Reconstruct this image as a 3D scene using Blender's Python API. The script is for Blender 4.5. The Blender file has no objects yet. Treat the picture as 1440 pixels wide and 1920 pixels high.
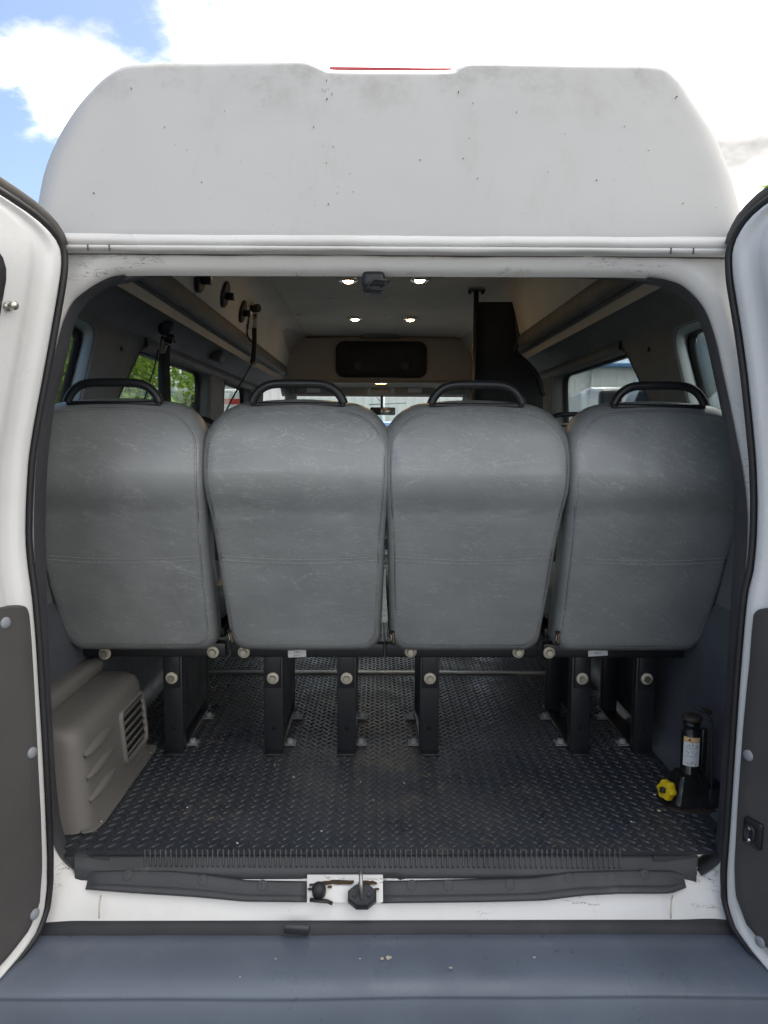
import bpy, bmesh, math, random
from mathutils import Vector, Matrix

scn = bpy.context.scene
COL = scn.collection
R = math.radians
random.seed(7)

# ------------------------------------------------------------------ camera
F = 1387.0                                   # focal length in pixels of a 1440 x 1920 frame
CAM = Vector((-0.027, -1.56, 1.60))
_p = math.atan(140.0 / F); _y = math.atan(15.0 / F); _r = R(0.30)
FWD = Vector((math.sin(_y) * math.cos(_p), math.cos(_y) * math.cos(_p), -math.sin(_p)))
_rt = Vector((math.cos(_y), -math.sin(_y), 0.0)); _up = _rt.cross(FWD)
RT = _rt * math.cos(_r) + _up * math.sin(_r)
UP = _up * math.cos(_r) - _rt * math.sin(_r)
cd = bpy.data.cameras.new('camera'); cam = bpy.data.objects.new('camera', cd); COL.objects.link(cam)
cd.sensor_fit = 'VERTICAL'; cd.sensor_height = 36.0; cd.lens = 36.0 * F / 1920.0
cd.clip_start = 0.05; cd.clip_end = 2000.0
cam.matrix_world = Matrix(((RT.x, UP.x, -FWD.x, CAM.x), (RT.y, UP.y, -FWD.y, CAM.y), (RT.z, UP.z, -FWD.z, CAM.z), (0, 0, 0, 1)))
scn.camera = cam

# ------------------------------------------------------------------ world, sun, exposure
SUN_EL, SUN_AZ = R(62), R(14)               # azimuth from +Y towards +X; the sun stands ahead of the van
world = bpy.data.worlds.new('World'); scn.world = world; world.use_nodes = True
wn = world.node_tree.nodes; wl = world.node_tree.links; wn.clear()
wo = wn.new('ShaderNodeOutputWorld'); bg = wn.new('ShaderNodeBackground'); bg.inputs['Strength'].default_value = 0.078
sky = wn.new('ShaderNodeTexSky'); sky.sky_type = 'NISHITA'; sky.sun_disc = False
sky.sun_elevation = SUN_EL; sky.sun_rotation = SUN_AZ
tc = wn.new('ShaderNodeTexCoord'); sx = wn.new('ShaderNodeSeparateXYZ'); wl.new(tc.outputs['Generated'], sx.inputs[0])
def wmath(op, a, b=None, clamp=False):
    n = wn.new('ShaderNodeMath'); n.operation = op; n.use_clamp = clamp
    for k, v in enumerate((a, b)):
        if v is None: continue
        if isinstance(v, (int, float)): n.inputs[k].default_value = v
        else: wl.new(v, n.inputs[k])
    return n.outputs[0]
zz = wmath('ADD', wmath('MAXIMUM', sx.outputs['Z'], 0.0), 0.22)
cmb = wn.new('ShaderNodeCombineXYZ')
wl.new(wmath('DIVIDE', sx.outputs['X'], zz), cmb.inputs[0]); wl.new(wmath('DIVIDE', sx.outputs['Y'], zz), cmb.inputs[1])
mpw = wn.new('ShaderNodeMapping'); mpw.inputs['Location'].default_value = (3.1, 3.3, 0.4); wl.new(cmb.outputs[0], mpw.inputs[0])
nz = wn.new('ShaderNodeTexNoise'); nz.inputs['Scale'].default_value = 1.25; nz.inputs['Detail'].default_value = 9; nz.inputs['Roughness'].default_value = 0.56
wl.new(mpw.outputs[0], nz.inputs['Vector'])
cov = wmath('ADD', nz.outputs['Fac'], wmath('MULTIPLY', sx.outputs['X'], 0.25))
mask = wn.new('ShaderNodeMapRange'); mask.interpolation_type = 'SMOOTHSTEP'
mask.inputs['From Min'].default_value = 0.41; mask.inputs['From Max'].default_value = 0.50; wl.new(cov, mask.inputs['Value'])
nz2 = wn.new('ShaderNodeTexNoise'); nz2.inputs['Scale'].default_value = 1.7; nz2.inputs['Detail'].default_value = 8; mp2 = wn.new('ShaderNodeMapping'); mp2.inputs['Location'].default_value = (2.9, 0.4, 1.4); wl.new(cmb.outputs[0], mp2.inputs[0]); wl.new(mp2.outputs[0], nz2.inputs['Vector'])
shade = wn.new('ShaderNodeMapRange'); shade.inputs['From Min'].default_value = 0.32; shade.inputs['From Max'].default_value = 0.66
shade.inputs['To Min'].default_value = 0.20; shade.inputs['To Max'].default_value = 2.15; wl.new(nz2.outputs['Fac'], shade.inputs['Value'])
ccol = wn.new('ShaderNodeMix'); ccol.data_type = 'RGBA'; ccol.blend_type = 'MULTIPLY'; ccol.inputs[0].default_value = 1.0
ccol.inputs[6].default_value = (11.0, 10.7, 10.35, 1); wl.new(shade.outputs[0], ccol.inputs[7])
smix = wn.new('ShaderNodeMix'); smix.data_type = 'RGBA'; wl.new(mask.outputs[0], smix.inputs[0])
wl.new(sky.outputs[0], smix.inputs[6]); wl.new(ccol.outputs[2], smix.inputs[7])
wl.new(smix.outputs[2], bg.inputs['Color']); wl.new(bg.outputs[0], wo.inputs[0])
sd = bpy.data.lights.new('sun', 'SUN'); sun = bpy.data.objects.new('sun', sd); COL.objects.link(sun)
sd.energy = 2.4; sd.angle = R(3.0); sd.color = (1.0, 0.95, 0.88)
sdir = Vector((math.sin(SUN_AZ) * math.cos(SUN_EL), math.cos(SUN_AZ) * math.cos(SUN_EL), math.sin(SUN_EL)))
sun.rotation_euler = sdir.to_track_quat('Z', 'Y').to_euler()
scn.view_settings.view_transform = 'Standard'; scn.view_settings.look = 'None'
scn.view_settings.exposure = 1.22; scn.view_settings.gamma = 1.0; scn.view_settings.use_curve_mapping = False
scn.render.engine = 'CYCLES'
scn.cycles.max_bounces = 14; scn.cycles.diffuse_bounces = 8; scn.cycles.transparent_max_bounces = 16
scn.cycles.glossy_bounces = 4; scn.cycles.use_denoising = True; scn.cycles.caustics_reflective = False

# ------------------------------------------------------------------ helpers: rays of the calibrated camera to points in the place
def _ray(px, py): return FWD * F + RT * (px - 720.0) + UP * (960.0 - py)
def P(px, py, Y):
    d = _ray(px, py); return CAM + d * ((Y - CAM.y) / d.y)
def PZ(px, py, Z):
    d = _ray(px, py); return CAM + d * ((Z - CAM.z) / d.z)
def PX(px, py, X):
    d = _ray(px, py); return CAM + d * ((X - CAM.x) / d.x)

def interp(tab, x):
    if x <= tab[0][0]: return tab[0][1]
    for (a, b), (c, d) in zip(tab, tab[1:]):
        if x <= c: return b + (d - b) * (x - a) / (c - a) if c != a else d
    return tab[-1][1]
def smooth_tab(tab, n=200, w=3):
    xs = [tab[0][0] + (tab[-1][0] - tab[0][0]) * i / n for i in range(n + 1)]
    ys = [interp(tab, x) for x in xs]
    for _ in range(w):
        ys = [ys[0]] + [(ys[i - 1] + 2 * ys[i] + ys[i + 1]) / 4 for i in range(1, n)] + [ys[-1]]
    return list(zip(xs, ys))
def spline(pts, n=6, closed=False):
    """Catmull-Rom through Vectors."""
    out = []; m = len(pts)
    rng = range(m) if closed else range(m - 1)
    g = (lambda i: pts[i % m]) if closed else (lambda i: pts[max(0, min(m - 1, i))])
    for i in rng:
        p0, p1, p2, p3 = g(i - 1), g(i), g(i + 1), g(i + 2)
        for k in range(n):
            t = k / n
            out.append(0.5 * ((2 * p1) + (p2 - p0) * t + (2 * p0 - 5 * p1 + 4 * p2 - p3) * t * t + (3 * p1 - p0 - 3 * p2 + p3) * t ** 3))
    if not closed: out.append(pts[-1].copy())
    return out

ORG = {}
def thing(name, loc, label, cat, group=None):
    o = bpy.data.objects.new(name, None); COL.objects.link(o); o.location = loc; o.empty_display_size = 0.1
    o['label'] = label; o['category'] = cat
    if group: o['group'] = group
    ORG[o.name] = Vector(loc); return o

class MB:
    """Collects shapes in world coordinates, then links them as one mesh object."""
    def __init__(s): s.v = []; s.f = []; s.sm = []
    def add(s, vs, fs, smooth=True):
        b = len(s.v); s.v += [Vector(v) for v in vs]; s.f += [tuple(b + i for i in f) for f in fs]; s.sm += [smooth] * len(fs); return s
    def box(s, c, d, rot=None, bevel=0.0, seg=2):
        bm = bmesh.new(); bmesh.ops.create_cube(bm, size=1.0)
        for v in bm.verts: v.co = Vector((v.co.x * d[0], v.co.y * d[1], v.co.z * d[2]))
        if bevel > 0: bmesh.ops.bevel(bm, geom=list(bm.edges), offset=bevel, segments=seg, profile=0.5, affect='EDGES')
        M = (rot.to_4x4() if rot is not None else Matrix.Identity(4)); M = Matrix.Translation(c) @ M
        bm.verts.index_update()
        s.add([M @ v.co for v in bm.verts], [[v.index for v in f.verts] for f in bm.faces], bevel > 0); bm.free(); return s
    def tube(s, pts, r, n=10, flat=None, cap=True, closed=False):
        pts = [Vector(p) for p in pts]; m = len(pts); rings = []
        prev = None
        for i, p in enumerate(pts):
            if closed: t = pts[(i + 1) % m] - pts[i - 1]
            else: t = pts[min(i + 1, m - 1)] - pts[max(i - 1, 0)]
            t.normalize()
            if prev is None:
                a = Vector((0, 0, 1)) if abs(t.z) < 0.9 else Vector((0, 1, 0)); u = t.cross(a).normalized()
            else: u = (prev - t * prev.dot(t)).normalized()
            prev = u; w = t.cross(u); rr = r[i] if isinstance(r, (list, tuple)) else r
            ru, rw = (rr, rr) if flat is None else (rr * flat[0], rr * flat[1])
            rings.append([p + u * (ru * math.cos(2 * math.pi * k / n)) + w * (rw * math.sin(2 * math.pi * k / n)) for k in range(n)])
        s.loft(rings, cap=cap and not closed, wrap=closed); return s
    def loft(s, rings, cap=False, wrap=False, closed=True, smooth=True):
        n = len(rings[0]); vs = [v for r in rings for v in r]; fs = []
        m = len(rings)
        for i in range(m if wrap else m - 1):
            for k in range(n if closed else n - 1):
                a, b = i * n + k, i * n + (k + 1) % n; c, d = ((i + 1) % m) * n + (k + 1) % n, ((i + 1) % m) * n + k
                fs.append((a, b, c, d))
        if cap: fs.append(tuple(range(n - 1, -1, -1))); fs.append(tuple((m - 1) * n + k for k in range(n)))
        return s.add(vs, fs, smooth)
    def grid(s, rows, smooth=True): return s.loft(rows, closed=False, smooth=smooth)
    def lathe(s, c, axis, prof, n=16):
        """prof: (distance along axis, radius)"""
        a = Vector(axis).normalized(); h = Vector((0, 0, 1)) if abs(a.z) < 0.9 else Vector((0, 1, 0))
        u = a.cross(h).normalized(); w = a.cross(u); c = Vector(c)
        s.loft([[c + a * t + (u * math.cos(2 * math.pi * k / n) + w * math.sin(2 * math.pi * k / n)) * max(r, 1e-5) for k in range(n)] for t, r in prof], cap=True); return s
    def plate(s, loops, fn, thick=None, smooth=False):
        """loops: outer 2-D loop then holes; fn(a,b)->Vector ; thick: Vector offset for the back side"""
        bm = bmesh.new()
        for lp in loops:
            vv = [bm.verts.new((a, b, 0)) for a, b in lp]
            for i in range(len(vv)): bm.edges.new((vv[i], vv[(i + 1) % len(vv)]))
        bmesh.ops.triangle_fill(bm, use_beauty=True, use_dissolve=False, edges=list(bm.edges)); bm.verts.index_update()
        ab = [(v.co.x, v.co.y) for v in bm.verts]; tris = [[v.index for v in f.verts] for f in bm.faces]
        bnd = [(e.verts[0].index, e.verts[1].index) for e in bm.edges if len(e.link_faces) == 1]; bm.free()
        top = [fn(a, b) for a, b in ab]
        if thick is None: return s.add(top, tris, smooth)
        n = len(top); s.add(top + [v + thick for v in top], tris + [[i + n for i in reversed(t)] for t in tris] + [(a, b, b + n, a + n) for a, b in bnd], smooth)
        return s
    def mesh(s, name, org=Vector((0, 0, 0)), fix=True):
        me = bpy.data.meshes.new(name); me.from_pydata([v - org for v in s.v], [], s.f); me.polygons.foreach_set('use_smooth', s.sm)
        if fix:
            bm = bmesh.new(); bm.from_mesh(me); bmesh.ops.remove_doubles(bm, verts=bm.verts, dist=1e-5); bmesh.ops.recalc_face_normals(bm, faces=bm.faces); bm.to_mesh(me); bm.free()
        me.update(); return me
    def build(s, name, mat, parent=None, label=None, sharp=None, kind=None, fix=True):
        org = ORG[parent.name] if parent is not None else Vector((0, 0, 0))
        me = s.mesh(name, org, fix); me.materials.append(mat)
        if sharp is not None: me.set_sharp_from_angle(angle=R(sharp))
        o = bpy.data.objects.new(name, me); COL.objects.link(o)
        if parent is not None: o.parent = parent
        ORG[o.name] = org
        if label: o['label'] = label
        if kind: o['kind'] = kind
        return o
def tag(o, label, cat, group=None):
    o['label'] = label; o['category'] = cat
    if group: o['group'] = group
    return o
def text(body, name, mat, parent, center, right, upv, height, extr=0.0002):
    cu = bpy.data.curves.new(name, 'FONT'); cu.body = body; cu.align_x = 'CENTER'; cu.align_y = 'CENTER'; cu.size = height * 1.4; cu.extrude = extr
    cu.materials.append(mat); o = bpy.data.objects.new(name, cu); COL.objects.link(o)
    r = Vector(right).normalized(); u = Vector(upv).normalized(); n = r.cross(u)
    c = Vector(center) - (ORG[parent.name] if parent else Vector())
    me = bpy.data.meshes.new_from_object(o); bpy.data.objects.remove(o); o = bpy.data.objects.new(name, me); COL.objects.link(o); ORG[o.name] = ORG[parent.name]
    o['kind'] = 'stuff'; o.parent = parent
    o.matrix_local = Matrix(((r.x, u.x, n.x, c.x), (r.y, u.y, n.y, c.y), (r.z, u.z, n.z, c.z), (0, 0, 0, 1)))
    return o
def copy_tree(o, parent=None):
    c = o.copy(); COL.objects.link(c); c.parent = parent
    for ch in list(o.children): copy_tree(ch, c)
    return c
def rrect(x0, y0, x1, y1, r, n=5):
    out = []
    for cx, cy, a0 in ((x1 - r, y1 - r, 0), (x0 + r, y1 - r, 90), (x0 + r, y0 + r, 180), (x1 - r, y0 + r, 270)):
        for k in range(n + 1):
            a = R(a0 + 90.0 * k / n); out.append((cx + r * math.cos(a), cy + r * math.sin(a)))
    return out
def round_poly(pts, r, n=4):
    out = []; m = len(pts)
    for i in range(m):
        a, b, c = Vector(pts[i - 1]), Vector(pts[i]), Vector(pts[(i + 1) % m])
        ra = min(r, (a - b).length * .45); rc = min(r, (c - b).length * .45)
        p, q = b + (a - b).normalized() * ra, b + (c - b).normalized() * rc
        for k in range(n + 1):
            t = k / n; v = p * (1 - t) ** 2 + b * 2 * t * (1 - t) + q * t * t; out.append((v.x, v.y))
    return out

# ------------------------------------------------------------------ materials
def mat(name, col, rough=0.5, metal=0.0, spec=0.5, coat=0.0, emit=None, estr=0.0):
    m = bpy.data.materials.new(name); m.use_nodes = True; b = m.node_tree.nodes['Principled BSDF']
    b.inputs['Base Color'].default_value = (*col, 1); b.inputs['Roughness'].default_value = rough; b.inputs['Metallic'].default_value = metal
    b.inputs['Specular IOR Level'].default_value = spec; b.inputs['Coat Weight'].default_value = coat
    if emit: b.inputs['Emission Color'].default_value = (*emit, 1); b.inputs['Emission Strength'].default_value = estr
    return m
class NT:
    def __init__(s, m):
        s.t = m.node_tree; s.n = s.t.nodes; s.l = s.t.links; s.b = s.n['Principled BSDF']; s.tc = s.n.new('ShaderNodeTexCoord')
    def vec(s, scale=(1, 1, 1), rot=(0, 0, 0), out='Object', loc=(0, 0, 0)):
        m = s.n.new('ShaderNodeMapping'); m.inputs['Scale'].default_value = scale; m.inputs['Rotation'].default_value = rot; m.inputs['Location'].default_value = loc
        s.l.new(s.tc.outputs[out], m.inputs[0]); return m.outputs[0]
    def noise(s, vec, scale, detail=4, rough=0.55, dist=0.0):
        n = s.n.new('ShaderNodeTexNoise'); n.inputs['Scale'].default_value = scale; n.inputs['Detail'].default_value = detail
        n.inputs['Roughness'].default_value = rough; n.inputs['Distortion'].default_value = dist; s.l.new(vec, n.inputs['Vector']); return n.outputs['Fac']
    def ramp(s, v, a, b, lo=0.0, hi=1.0):
        m = s.n.new('ShaderNodeMapRange'); m.interpolation_type = 'SMOOTHSTEP'
        for k, x in (('From Min', a), ('From Max', b), ('To Min', lo), ('To Max', hi)): m.inputs[k].default_value = x
        s.l.new(v, m.inputs['Value']); return m.outputs[0]
    def math(s, op, a, b=0.0):
        n = s.n.new('ShaderNodeMath'); n.operation = op
        for k, v in enumerate((a, b)):
            if isinstance(v, (int, float)): n.inputs[k].default_value = v
            else: s.l.new(v, n.inputs[k])
        return n.outputs[0]
    def mix(s, fac, a, b):
        n = s.n.new('ShaderNodeMix'); n.data_type = 'RGBA'
        if isinstance(fac, (int, float)): n.inputs[0].default_value = fac
        else: s.l.new(fac, n.inputs[0])
        for k, v in ((6, a), (7, b)):
            if isinstance(v, (tuple, list)): n.inputs[k].default_value = (*v[:3], 1)
            else: s.l.new(v, n.inputs[k])
        return n.outputs[2]
    def color(s, c): s.l.new(c, s.b.inputs['Base Color'])
    def rough(s, v): s.l.new(v, s.b.inputs['Roughness'])
    def bump(s, h, strength=0.3, dist=0.002):
        n = s.n.new('ShaderNodeBump'); n.inputs['Strength'].default_value = strength; n.inputs['Distance'].default_value = dist
        s.l.new(h, n.inputs['Height']); s.l.new(n.outputs[0], s.b.inputs['Normal'])

def grainy(name, col, rough, gscale=900, gstr=0.25, var=0.12, spec=0.5, dust=None, gdist=0.001):
    m = mat(name, col, rough, spec=spec); t = NT(m); v = t.vec()
    lo = t.noise(v, 3.0, 4); c = t.mix(t.ramp(lo, .3, .7), tuple(x * (1 - var) for x in col), tuple(x * (1 + var) for x in col))
    if dust:
        d = t.ramp(t.noise(t.vec(loc=(3, 1, 2)), 5.5, 7, 0.68), dust[1], dust[1] + 0.16, 0, dust[2]); c = t.mix(d, c, dust[0])
    t.color(c); t.bump(t.noise(v, gscale, 2), gstr, gdist)
    t.rough(t.ramp(t.noise(v, 14, 4), .3, .7, rough - .06, rough + .08)); return m

def white_paint(name, col, rough, dirt=0.5, rust=False, coat=0.0):
    m = mat(name, col, rough, coat=coat); t = NT(m); v = t.vec()
    c = t.mix(t.ramp(t.noise(v, 4, 6, .6), .42, .75, 0, dirt), col, (0.42, 0.39, 0.34))
    streak = t.ramp(t.noise(t.vec((26, 26, 2.2)), 1.0, 5, .6), .58, .82, 0, dirt * .7); c = t.mix(streak, c, (0.38, 0.36, 0.33))
    spk = t.ramp(t.noise(v, 130, 3, .5), .70, .76, 0, dirt); c = t.mix(spk, c, (0.2, 0.17, 0.14))
    if rust:
        cr = t.math('ABSOLUTE', t.math('SUBTRACT', t.noise(t.vec((3, 3, 26)), 2.2, 6, .6, .3), .5))
        crack = t.math('MULTIPLY', t.ramp(cr, 0.002, 0.007, .8, 0), t.ramp(t.noise(t.vec(loc=(5, 2, 1)), 6, 3), .55, .62))
        c = t.mix(crack, c, (0.09, 0.075, 0.06))
        stain = t.ramp(t.noise(t.vec(loc=(1, 7, 3)), 9, 8, .7), .60, .74, 0, .75); c = t.mix(stain, c, (0.36, 0.30, 0.22))
    t.color(c); t.bump(t.noise(v, 60, 3), 0.04, 0.002)
    t.rough(t.ramp(t.noise(v, 7, 5), .3, .75, rough - .08, rough + .18)); return m

M = {}
M['paint'] = white_paint('white_body_paint', (0.82, 0.82, 0.815), 0.30, 0.10, coat=.3)
M['frame'] = white_paint('worn_white_frame_paint', (0.84, 0.835, 0.82), 0.36, 0.16, rust=True)
M['gel'] = mat('white_roof_gelcoat', (0.74, 0.74, 0.725), 0.48); t = NT(M['gel']); v = t.vec()
c = t.mix(t.ramp(t.noise(v, 2.2, 5, .6), .42, .72, 0, .42), (0.51, 0.508, 0.497), (0.45, 0.446, 0.428))
c = t.mix(t.ramp(t.noise(t.vec((7, 7, 1.6), (0, R(14), 0)), 1.3, 7, .66), .54, .78, 0, .5), c, (0.41, 0.40, 0.37))
topd = t.n.new('ShaderNodeSeparateXYZ'); t.l.new(t.tc.outputs['Object'], topd.inputs[0])
algae = t.math('MULTIPLY', t.ramp(topd.outputs['Z'], 2.20, 2.37), t.ramp(t.noise(t.vec((1, 1, 1), loc=(0, 4, 0)), 9, 8, .72), .44, .66, 0, .55)); c = t.mix(algae, c, (0.30, 0.29, 0.265))
c = t.mix(t.ramp(t.noise(v, 90, 2), .74, .79, 0, .7), c, (0.22, 0.2, 0.18))
t.color(c); t.rough(t.ramp(t.noise(v, 6, 5), .3, .7, .4, .62)); t.bump(t.noise(v, 5, 3), .12, .01)
M['lip'] = white_paint('white_gutter_paint', (0.74, 0.735, 0.72), 0.34, 0.22)
M['bumper'] = grainy('blue_grey_bumper_plastic', (0.130, 0.155, 0.200), 0.33, 700, .12, .12, dust=((0.18, 0.20, 0.23), .54, .4))
t = NT(M['bumper']); old = t.b.inputs['Base Color'].links[0].from_socket
def scr(scale, rot, ns, w, m0):
    n1 = t.noise(t.vec(scale, rot), ns, 3, .5); r1 = t.ramp(t.math('ABSOLUTE', t.math('SUBTRACT', n1, .5)), .0, w, 1, 0); return t.math('MULTIPLY', r1, t.ramp(t.noise(t.vec(loc=(ns, 2, 1)), 7, 3), m0, m0 + .08))
sm_ = t.math('MINIMUM', t.math('ADD', scr((1, 5, 5), (0, 0, R(30)), 6, .006, .56), t.math('ADD', scr((4, 1, 1), (0, 0, R(-20)), 9, .008, .58), t.ramp(t.noise(t.vec((60, 3, 3)), 1.0, 4), .58, .78, 0, .14))), .32)
c_ = t.mix(sm_, old, (0.20, 0.215, 0.24)); c_ = t.mix(t.ramp(t.noise(t.vec(loc=(3, 3, 3)), 16, 6, .7), .66, .76, 0, .6), c_, (0.03, 0.033, 0.04)); t.color(c_)
M['black_plastic'] = grainy('black_plastic', (0.026, 0.028, 0.033), 0.48, 900, .35, .2, dust=((0.11, 0.105, 0.1), .56, .45))
M['scuff'] = grainy('charcoal_scuff_plastic', (0.050, 0.052, 0.058), 0.46, 700, .5, .15, dust=((0.16, 0.155, 0.15), .56, .5))
M['seal'] = grainy('black_rubber_seal', (0.024, 0.024, 0.027), 0.42, 500, .15, .2)
M['seal_brown'] = grainy('faded_rubber', (0.13, 0.12, 0.11), 0.6, 300, .4, .3)
M['trimstrip'] = grainy('pebbled_vinyl_trim', (0.080, 0.080, 0.090), 0.46, 520, 1.0, .12, gdist=0.0016)
M['panel'] = grainy('door_panel_charcoal', (0.088, 0.082, 0.082), 0.72, 650, .5, .14, dust=((0.17, 0.16, 0.155), .6, .3))
M['steel_dark'] = grainy('black_powder_coat', (0.017, 0.019, 0.023), 0.36, 600, .12, .2)
M['hole'] = mat('hole_shadow', (0.004, 0.004, 0.005), 0.9)
M['zinc'] = mat('zinc_bolt', (0.62, 0.60, 0.52), 0.32, 1.0)
M['washer'] = grainy('cream_washer', (0.62, 0.57, 0.46), 0.42, 200, .2, .15)
M['rivet'] = mat('grey_plastic_rivet', (0.30, 0.32, 0.35), 0.5)
M['dark_trim'] = grainy('dark_interior_trim', (0.19, 0.197, 0.207), 0.60, 700, .3, .12)
M['grey_trim'] = grainy('grey_window_reveal', (0.36, 0.40, 0.43), 0.55, 600, .2, .08)
M['kick'] = grainy('blue_grey_wall_trim', (0.105, 0.115, 0.135), 0.45, 700, .2, .12)
M['liner'] = grainy('beige_headliner_vinyl', (0.80, 0.775, 0.72), 0.75, 900, .25, .06)
M['liner_wall'] = grainy('cream_upper_wall', (0.72, 0.69, 0.63), 0.7, 900, .25, .06)
M['ledge'] = grainy('taupe_ledge_trim', (0.15, 0.147, 0.14), 0.6, 700, .2, .08)
M['bulkhead'] = grainy('taupe_front_padding', (0.42, 0.405, 0.39), 0.8, 900, .3, .06)
M['pad'] = grainy('black_pad', (0.018, 0.022, 0.030), 0.65, 700, .2, .2)
M['black_panel'] = grainy('matt_black_board', (0.013, 0.016, 0.023), 0.6, 700, .2, .25)
M['cabliner'] = grainy('cab_grey_fabric', (0.36, 0.37, 0.34), 0.8, 900, .2, .06)
M['heater'] = grainy('taupe_moulded_plastic', (0.19, 0.180, 0.168), 0.46, 500, .25, .08)
M['louver'] = M['heater']
M['jack'] = grainy('oily_black_paint', (0.016, 0.016, 0.017), 0.22, 90, .15, .4)
M['jack_rust'] = grainy('rusty_black', (0.045, 0.032, 0.026), 0.55, 120, .5, .4)
M['yellow'] = mat('yellow_knob', (0.80, 0.58, 0.02), 0.42)
M['label'] = mat('white_label', (0.80, 0.82, 0.84), 0.5)
M['orange'] = mat('orange_label_head', (0.85, 0.55, 0.28), 0.5)
M['ink'] = mat('black_ink', (0.02, 0.02, 0.025), 0.6)
M['gold'] = mat('gold_thread', (0.50, 0.36, 0.15), 0.6)
M['red'] = mat('red_lens', (0.42, 0.012, 0.02), 0.2, coat=.5)
M['thread'] = mat('grey_thread', (0.42, 0.44, 0.44), 0.8)
M['thread_dark'] = mat('dark_thread', (0.05, 0.053, 0.058), 0.8)
M['chrome'] = mat('chrome', (0.75, 0.75, 0.75), 0.18, 1.0)
M['alu'] = grainy('aluminium_strip', (0.5, 0.49, 0.47), 0.4, 300, .1, .1); M['alu'].node_tree.nodes['Principled BSDF'].inputs['Metallic'].default_value = 0.9
M['lamp'] = mat('lit_lamp', (0.9, 0.7, 0.4), 0.4, emit=(1.0, 0.62, 0.26), estr=26.0)
M['webbing'] = grainy('black_webbing', (0.018, 0.019, 0.022), 0.6, 1200, .4, .1)
M['chip'] = mat('paint_chip', (0.05, 0.045, 0.04), 0.8)
M['rust'] = grainy('rust', (0.10, 0.062, 0.036), 0.9, 300, .4, .4)
M['rubber_tyre'] = mat('tyre_rubber', (0.02, 0.02, 0.021), 0.8)
M['car_blue'] = mat('blue_car_paint', (0.05, 0.17, 0.42), 0.25, coat=.8)
M['car_white'] = mat('white_car_paint', (0.75, 0.76, 0.78), 0.3, coat=.6)
M['car_red'] = mat('red_stripe_paint', (0.6, 0.03, 0.03), 0.35)
M['car_glass'] = mat('dark_car_glass', (0.03, 0.05, 0.06), 0.06)
M['siding'] = mat('white_metal_siding', (0.86, 0.87, 0.84), 0.5)
M['roof_blue'] = mat('blue_metal_roof', (0.10, 0.24, 0.44), 0.4)
M['pole'] = mat('grey_pole', (0.25, 0.26, 0.26), 0.6)

# seat vinyl with pale veins
M['vinyl'] = mat('grey_veined_vinyl', (0.17, 0.18, 0.185), 0.42, spec=.75, coat=.5); M['vinyl'].node_tree.nodes['Principled BSDF'].inputs['Coat Roughness'].default_value = .32; t = NT(M['vinyl'])
oi = t.n.new('ShaderNodeObjectInfo')
off = t.n.new('ShaderNodeVectorMath'); off.operation = 'SCALE'; off.inputs[0].default_value = (7.3, 3.1, 5.7); t.l.new(oi.outputs['Random'], off.inputs['Scale'])
rt_ = t.n.new('ShaderNodeVectorRotate'); rt_.rotation_type = 'Y_AXIS'; t.l.new(t.tc.outputs['Object'], rt_.inputs['Vector']); t.l.new(t.math('MULTIPLY', oi.outputs['Random'], 2.2), rt_.inputs['Angle'])
addv = t.n.new('ShaderNodeVectorMath'); addv.operation = 'ADD'; t.l.new(rt_.outputs[0], addv.inputs[0]); t.l.new(off.outputs[0], addv.inputs[1])
def vmap(scale, rot):
    m = t.n.new('ShaderNodeMapping'); m.inputs['Scale'].default_value = scale; m.inputs['Rotation'].default_value = rot; t.l.new(addv.outputs[0], m.inputs[0]); return m.outputs[0]
base = t.mix(t.ramp(t.noise(addv.outputs[0], 4.5, 4), .3, .7), (0.26, 0.277, 0.283), (0.32, 0.339, 0.345))
def vein(scale, rot, ns, lo, hi, m0):
    vv = vmap(scale, rot); n1 = t.noise(vv, ns, 5, .60, .5); r1 = t.ramp(t.math('ABSOLUTE', t.math('SUBTRACT', n1, .5)), lo, hi, 1, 0)
    return t.math('MULTIPLY', r1, t.ramp(t.noise(vmap((1, 1, 1), (0, 0, 1)), 9, 3), m0, m0 + .14))
v1 = vein((4.5, 1, 1), (0, R(28), 0), 4.0, 0.0008, 0.0045, .30)
v2 = vein((3.2, 1, 1), (0, R(5), 0), 7.0, 0.0008, 0.006, .34)
v3 = vein((2.0, 1, 1), (0, R(50), 0), 15.0, 0.001, 0.009, .38)
vsum = t.math('MINIMUM', t.math('ADD', t.math('ADD', t.math('MULTIPLY', v1, .50), t.math('MULTIPLY', v2, .34)), t.math('MULTIPLY', v3, .20)), .55)
t.color(t.mix(vsum, base, (0.56, 0.58, 0.58)))
t.rough(t.ramp(t.noise(addv.outputs[0], 20, 4), .3, .7, .28, .38))
t.bump(t.math('ADD', t.noise(addv.outputs[0], 420, 3), t.math('MULTIPLY', t.noise(vmap((1.2, 1, 3.5), (0, 0, 0)), 9, 3), 2.2)), .16, .0016)

# rubber floor
M['floor'] = mat('black_rubber_floor', (0.030, 0.031, 0.036), 0.46); t = NT(M['floor']); v = t.vec()
c = t.mix(t.ramp(t.noise(v, 3.2, 5, .6), .3, .7), (0.030, 0.035, 0.046), (0.050, 0.056, 0.069))
d1 = t.ramp(t.noise(t.vec(loc=(2, 5, 0)), 3.4, 7, .66), .46, .70, 0, .75); c = t.mix(d1, c, (0.078, 0.076, 0.074))
d2 = t.ramp(t.noise(t.vec(loc=(8, 1, 0)), 26, 6, .7), .54, .74, 0, .7); c = t.mix(t.math('MULTIPLY', d2, t.ramp(t.noise(t.vec(loc=(4, 4, 0)), 3.6, 3), .48, .60)), c, (0.20, 0.165, 0.125))
t.color(c); t.rough(t.ramp(t.noise(v, 9, 4), .3, .7, .26, .46)); t.bump(t.noise(v, 350, 3), .2, .001)

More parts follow.
